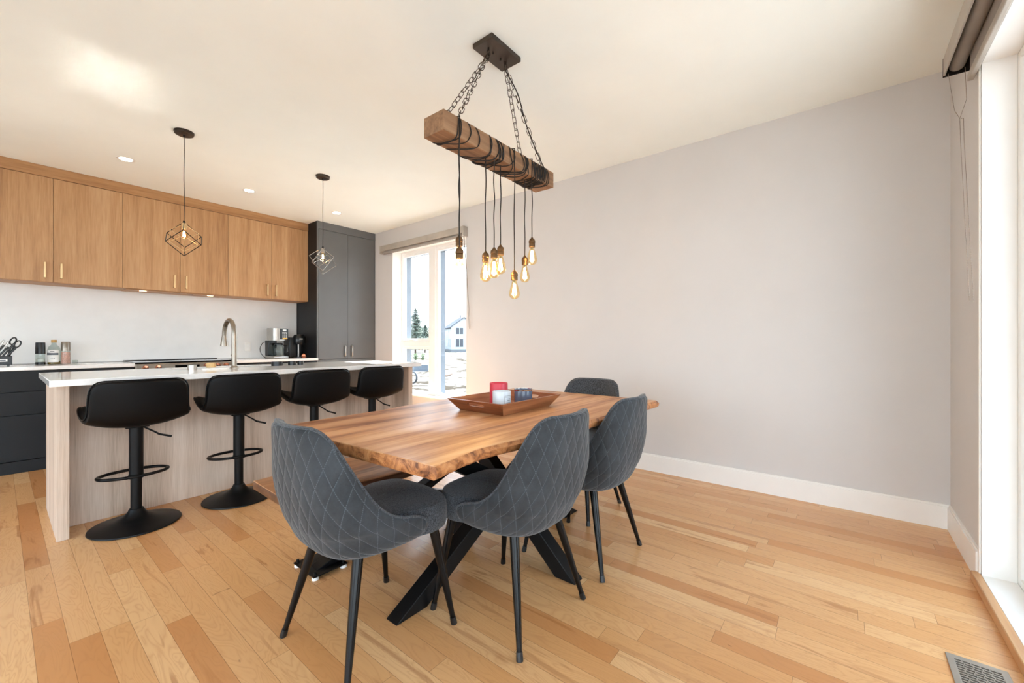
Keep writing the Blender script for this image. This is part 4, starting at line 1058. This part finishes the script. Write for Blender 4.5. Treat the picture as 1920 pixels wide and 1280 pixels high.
cordwrap((1.56, 1.60, 1, .25, .035, .003, -.12), (1.60, 1.64, 1, .25, .03, .003, -.19), (1.62, 1.63, 1, .25, .006, .003, -.03), (1.65, 1.70, 2, .25, .02, .003, -.10), (1.69, 1.72, 1, .25, .0, .003, .03), (1.72, 1.73, 1, .25, .012, .003, -.21), (1.74, 1.745, 1, .25, .002, .003, .02))
cordwrap((1.83, 1.87, 1, .25, .0, .003, -.14), (1.86, 1.90, 1, .25, .012, .003, -.12), (1.89, 1.93, 1, .25, .035, .003, -.10), (1.81, 1.86, 1, .25, .045, .003, .06), (1.88, 1.84, 1, .25, .0, .003, -.17))
cordwrap((1.96, 2.00, 1, .25, .004, .003, .04), (1.98, 2.04, 2, .25, .0, .003, -.04), (2.02, 2.13, 4, .25, .004, .003, .03), (2.04, 2.12, 3, .25, .012, .003, -.05), (2.08, 2.12, 3, .25, .0, .003, -.08), (2.10, 2.14, 2, .25, .018, .003, -.12), (2.06, 2.14, 3, .25, .008, .003, .06))
def make_bulb(parent, x, y, ztop, ystart, k=0, s=1.0, cordtop=None):
    zt0 = cordtop if cordtop else BZ0
    pa, pb = random.uniform(0, 6), random.uniform(9, 15)
    pts = [(x + .0045 * math.sin(pa + pb * f) * math.sin(PI * f) * (1.3 - f), y if f > .15 else ystart + (y - ystart) * f / .15, zt0 + (ztop - zt0) * f) for f in [i / 28 for i in range(29)]]
    pts[-1] = (x, y, ztop); pts[0] = (x, ystart, zt0)
    pts = ([(x - .01, BY0 + .05, BZ1 + .004), (x - .004, BY0 + .012, BZ1 + .005)] if cordtop else [(x + .05, ystart + .05, BZ0 - .003), (x + .02, ystart + .02, BZ0 - .003)]) + pts
    MB().tube(pts, .0031, 8).build('pendant_cord', 'cord', parent)
    MB().lathe([(.0, 0), (.006, 0), (.008, -.006), (.0165, -.014), (.0195, -.022), (.0195, -.034), (.0172, -.036), (.0185, -.040), (.0185, -.058), (.0, -.059)], 24, (x, y, ztop)).build('socket', 'bronzesocket', parent)
    z0 = ztop - .056; b = MB().lathe([(.012, 0), (.013, -.010), (.018, -.026), (.026, -.052), (.0305, -.074), (.030, -.086), (.023, -.100), (.011, -.107), (.0, -.1085)], 28, (x, y, z0)).build('bulb', 'bulbglass', parent)
    m = MB()
    for q in range(6):
        a = 2 * PI * q / 6; m.tube([(x + .0045 * math.cos(a), y + .0045 * math.sin(a), z0 - .022), (x + .011 * math.cos(a + .2), y + .011 * math.sin(a + .2), z0 - .085)], .0016, 5)
    m.build('filament', 'filament', b)
    MB().tube([(x, y, z0 + .002), (x, y, z0 - .028)], [.007, .003], 8).build('glass_stem', 'clearglass', b)
BL = [(861.5, 1.446, 462), (861, 1.585, 441), (910.5, 1.50, 471), (926.5, 1.46, 464), (938.5, 1.50, 459), (964.5, 1.446, 506), (984, 1.52, 479), (997.5, 1.446, 445)]
for u, y, v in BL:
    a = math.radians(AZ); s_ = (u - 960) / FPX; rx, ry, rz_ = math.cos(a) + s_ * math.sin(a), math.sin(a) - s_ * math.cos(a), -(v - HY) / FPX
    k = y / ry; make_bulb(t, rx * k, y, CAMH + rz_ * k, y if y != 1.446 else 1.444, cordtop=(BZ1 + .003) if y == 1.446 else BZ0)

# ---------------------------------------------------------------- wire pendants
def cube_wire(m, top, edge, rz, r=.0029):
    """wire cube hung from one corner, body diagonal vertical"""
    c = [Vector((i, j, k)) * edge for i in (0, 1) for j in (0, 1) for k in (0, 1)]
    R_ = Vector((1, 1, 1)).rotation_difference(Vector((0, 0, -1))).to_matrix().to_4x4()
    e0 = R_ @ Vector((1, 0, 0)); R_ = Matrix.Rotation(rz - math.atan2(e0.y, e0.x), 4, 'Z') @ R_      # rz = azimuth of one upper corner
    P_ = [Vector(top) + (R_ @ p) for p in c]
    for a in range(8):
        for bit in (1, 2, 4):
            if not a & bit: m.tube([P_[a], P_[a | bit]], r, 6)
def make_pendant(label, x, y, rz, rz2, mat2):
    t = thing('pendant_light', label, 'pendant light', (x, y, ZC), 0, 'wire cube pendants over the island')
    MB().lathe([(0, -.026), (.052, -.026), (.060, -.021), (.060, -.009), (.064, -.009), (.064, -.0005), (0, -.0004)], 40).build('canopy', 'bronze', t)
    MB().lathe([(0, -.042), (.005, -.042), (.007, -.026), (0, -.0259)], 12).build('strain_relief', 'blackmetal', t)
    MB().tube([(.001 * math.sin(k), .001 * math.cos(k * 1.3), -.03 - k * .066) for k in range(11)], .0026, 8).build('cord', 'cord', t)
    Z0 = -.70
    m = MB(); cube_wire(m, (0, 0, Z0 + .003), .151, rz); m.build('cage', 'blackmetal' if mat2 == 'brass' else 'silver_reflect', t)
    m = MB(); cube_wire(m, (0, 0, Z0 - .012), .122, rz2, .0017); m.build('inner_cage', mat2, t)
    MB().lathe([(0, Z0 + .012), (.006, Z0 + .012), (.011, Z0 - .006), (.0, Z0 - .0061)], 16).build('cap', 'blackmetal', t)
    MB().lathe([(0, Z0 - .006), (.014, Z0 - .006), (.0155, Z0 - .012), (.0155, Z0 - .052), (0, Z0 - .0521)], 20).build('socket', 'brass' if mat2 == 'brass' else 'steel', t)
    z0 = Z0 - .050
    b = MB().lathe([(.010, 0), (.012, -.008), (.020, -.03), (.0235, -.048), (.022, -.062), (.014, -.076), (0, -.081)], 24, (0, 0, z0)).build('bulb', 'bulbglass', t)
    m = MB()
    for q in range(5):
        a = 2 * PI * q / 5; m.tube([(.004 * math.cos(a), .004 * math.sin(a), z0 - .018), (.008 * math.cos(a), .008 * math.sin(a), z0 - .06)], .0015, 5)
    m.build('filament', 'filament', b)
    return t
make_pendant('dark wire cube pendant over the left half of the island', .902, 3.97, math.radians(255), math.radians(80), 'brass')
make_pendant('wire cube pendant coloured silver for its reflections in front of the tall grey cabinet', 1.993, 3.97, math.radians(143), math.radians(-22), 'chrome')  # silver and chrome metals carry the reflection on this pendant
dl = ['round recessed downlight nearest the left edge of the photo', 'round recessed downlight in the middle of the row', 'round recessed downlight nearest the tall grey cabinet']
for i, x in enumerate((.713, 1.687, 2.668)):
    t = thing('downlight', dl[i], 'ceiling light', (x, 4.964, ZC), 0, 'recessed downlights')
    MB().lathe([(.046, -.003), (.062, -.004), (.064, -.001), (.064, -.0003), (.046, -.0003), (.046, -.003)], 32, cap=False).build('trim_ring', 'white', t)
    MB().lathe([(0, -.0025), (.046, -.0025), (.046, -.001), (0, -.001)], 32).build('lens', 'downled', t)

# ---------------------------------------------------------------- blinds
t = thing('roller_blind', 'rolled-up grey roller blind above the far window', 'blind', (XW, 0, 0))
box(-.075, -.001, 3.55, 5.235, 2.425, 2.505).build('cassette', 'blindgrey', t, bevel=.006)
box(-.078, -.0005, 3.53, 3.55, 2.385, 2.507).build('end_cap', 'blindgrey', t, bevel=.004); box(-.078, -.0005, 5.235, 5.25, 2.395, 2.507).build('end_cap', 'blindgrey', t, bevel=.004)
MB().tube([(-.035, 3.56, 2.405), (-.035, 5.20, 2.405)], .022, 16).build('fabric_roll', 'blindfab', t)
m = MB(); m.tube([(-.055, 3.545, 2.40), (-.045, 3.50, 1.9), (-.03, 3.478, 1.30), (-.03, 3.465, 1.27), (-.035, 3.455, 1.30), (-.05, 3.49, 1.9), (-.055, 3.535, 2.40)], .0028, 6); m.build('pull_chain', 'beadchain', t)
t = thing('roller_blind', 'grey roller blind with hem bar above the tall right-hand window', 'blind', (0, YR, 0))
bx1 = 3.03
m = MB(); m.box(1.35, bx1, .092, .100, 2.475, 2.565); m.box(1.35, bx1, 0.001, .092, 2.557, 2.565); m.build('cassette', 'blindgrey', t, bevel=.002)
box(bx1, bx1 + .006, .001, .101, 2.470, 2.566).build('end_cap', 'blackplastic', t, bevel=.001); box(1.344, 1.35, .001, .101, 2.470, 2.566).build('end_cap', 'blackplastic', t, bevel=.001)
MB().tube([(1.36, .052, 2.512), (bx1 - .005, .052, 2.512)], .030, 20).build('roller', 'blindfab', t)
box(1.37, 2.93, .021, .0225, 2.40, 2.512).build('fabric', 'blindfab', t)
m = MB(); m.box(1.37, 2.93, .010, .034, 2.372, 2.404); m.build('hem_bar', 'blindgrey', t, bevel=.006, seg=3)
zb_ = 1.30
pts = [(3.005, .085, 2.47), (2.985, .066, 2.27), (2.972, .050, 2.22)] + [(2.972 - (2.972 - 2.76) * f, .052, 2.22 - (2.22 - zb_) * f) for f in [k / 8 for k in range(1, 9)]]
m = MB()
m2 = [(2.972, .050, 2.22), (2.955, .030, 2.30), (2.985, .030, 2.47)]
A_ = [Vector(p) for p in pts]
def beads(m, pts, step=.0075, r=.0021):
    for a, b in zip(pts, pts[1:]):
        a, b = Vector(a), Vector(b); L_ = (b - a).length; n = max(1, int(L_ / step))
        for k in range(n): 
            c = a + (b - a) * (k / n); m.add([c + Vector(d) * r for d in ((1, 0, 0), (0, 1, 0), (-1, 0, 0), (0, -1, 0), (0, 0, 1), (0, 0, -1))], [(0, 1, 4), (1, 2, 4), (2, 3, 4), (3, 0, 4), (1, 0, 5), (2, 1, 5), (3, 2, 5), (0, 3, 5)])
m.tube(pts, .0009, 5); beads(m, pts); p2 = [(p[0] + .012, p[1] - .014, p[2]) for p in pts[2:]]; m.tube(m2[::-1] + p2, .0009, 5); beads(m, m2[::-1] + p2)
m.build('pull_chain', 'beadchain', t, recalc=False)

# ---------------------------------------------------------------- floor register
t = thing('floor_vent', 'taupe metal floor vent in front of the tall window', 'vent', (1.985, -.362, 0))
HX, HYv = .145, .0745
m = MB(); holed_slab(m, -HX, HX, -HYv, HYv, -HX + .022, HX - .022, -HYv + .020, HYv - .020, .0005, .005); m.build('frame', 'vent', t, bevel=.0015)
m = MB(); n = 18; xi0, xi1 = -HX + .022, HX - .022
for k in range(n + 1):
    x = xi0 + (xi1 - xi0) * k / n; m.box(x - .0026, x + .0026, -HYv + .02, HYv - .02, .001, .0045)
for k in range(n):
    x0_, x1_ = xi0 + (xi1 - xi0) * k / n, xi0 + (xi1 - xi0) * (k + 1) / n
    for q in range(1, 5):
        y = -HYv + .02 + (2 * HYv - .04) * (q / 5 + (.04 if k % 2 else -.0)); m.box(x0_, x1_, y - .0016, y + .0016, .001, .0042)
m.build('grille', 'vent', t, smooth=False)
box(-HX + .02, HX - .02, -HYv + .018, HYv - .018, .0003, .0009).build('duct_shade_sheet', 'darkgap', t, smooth=False)  # flat dark sheet, shade of the duct put into its colour
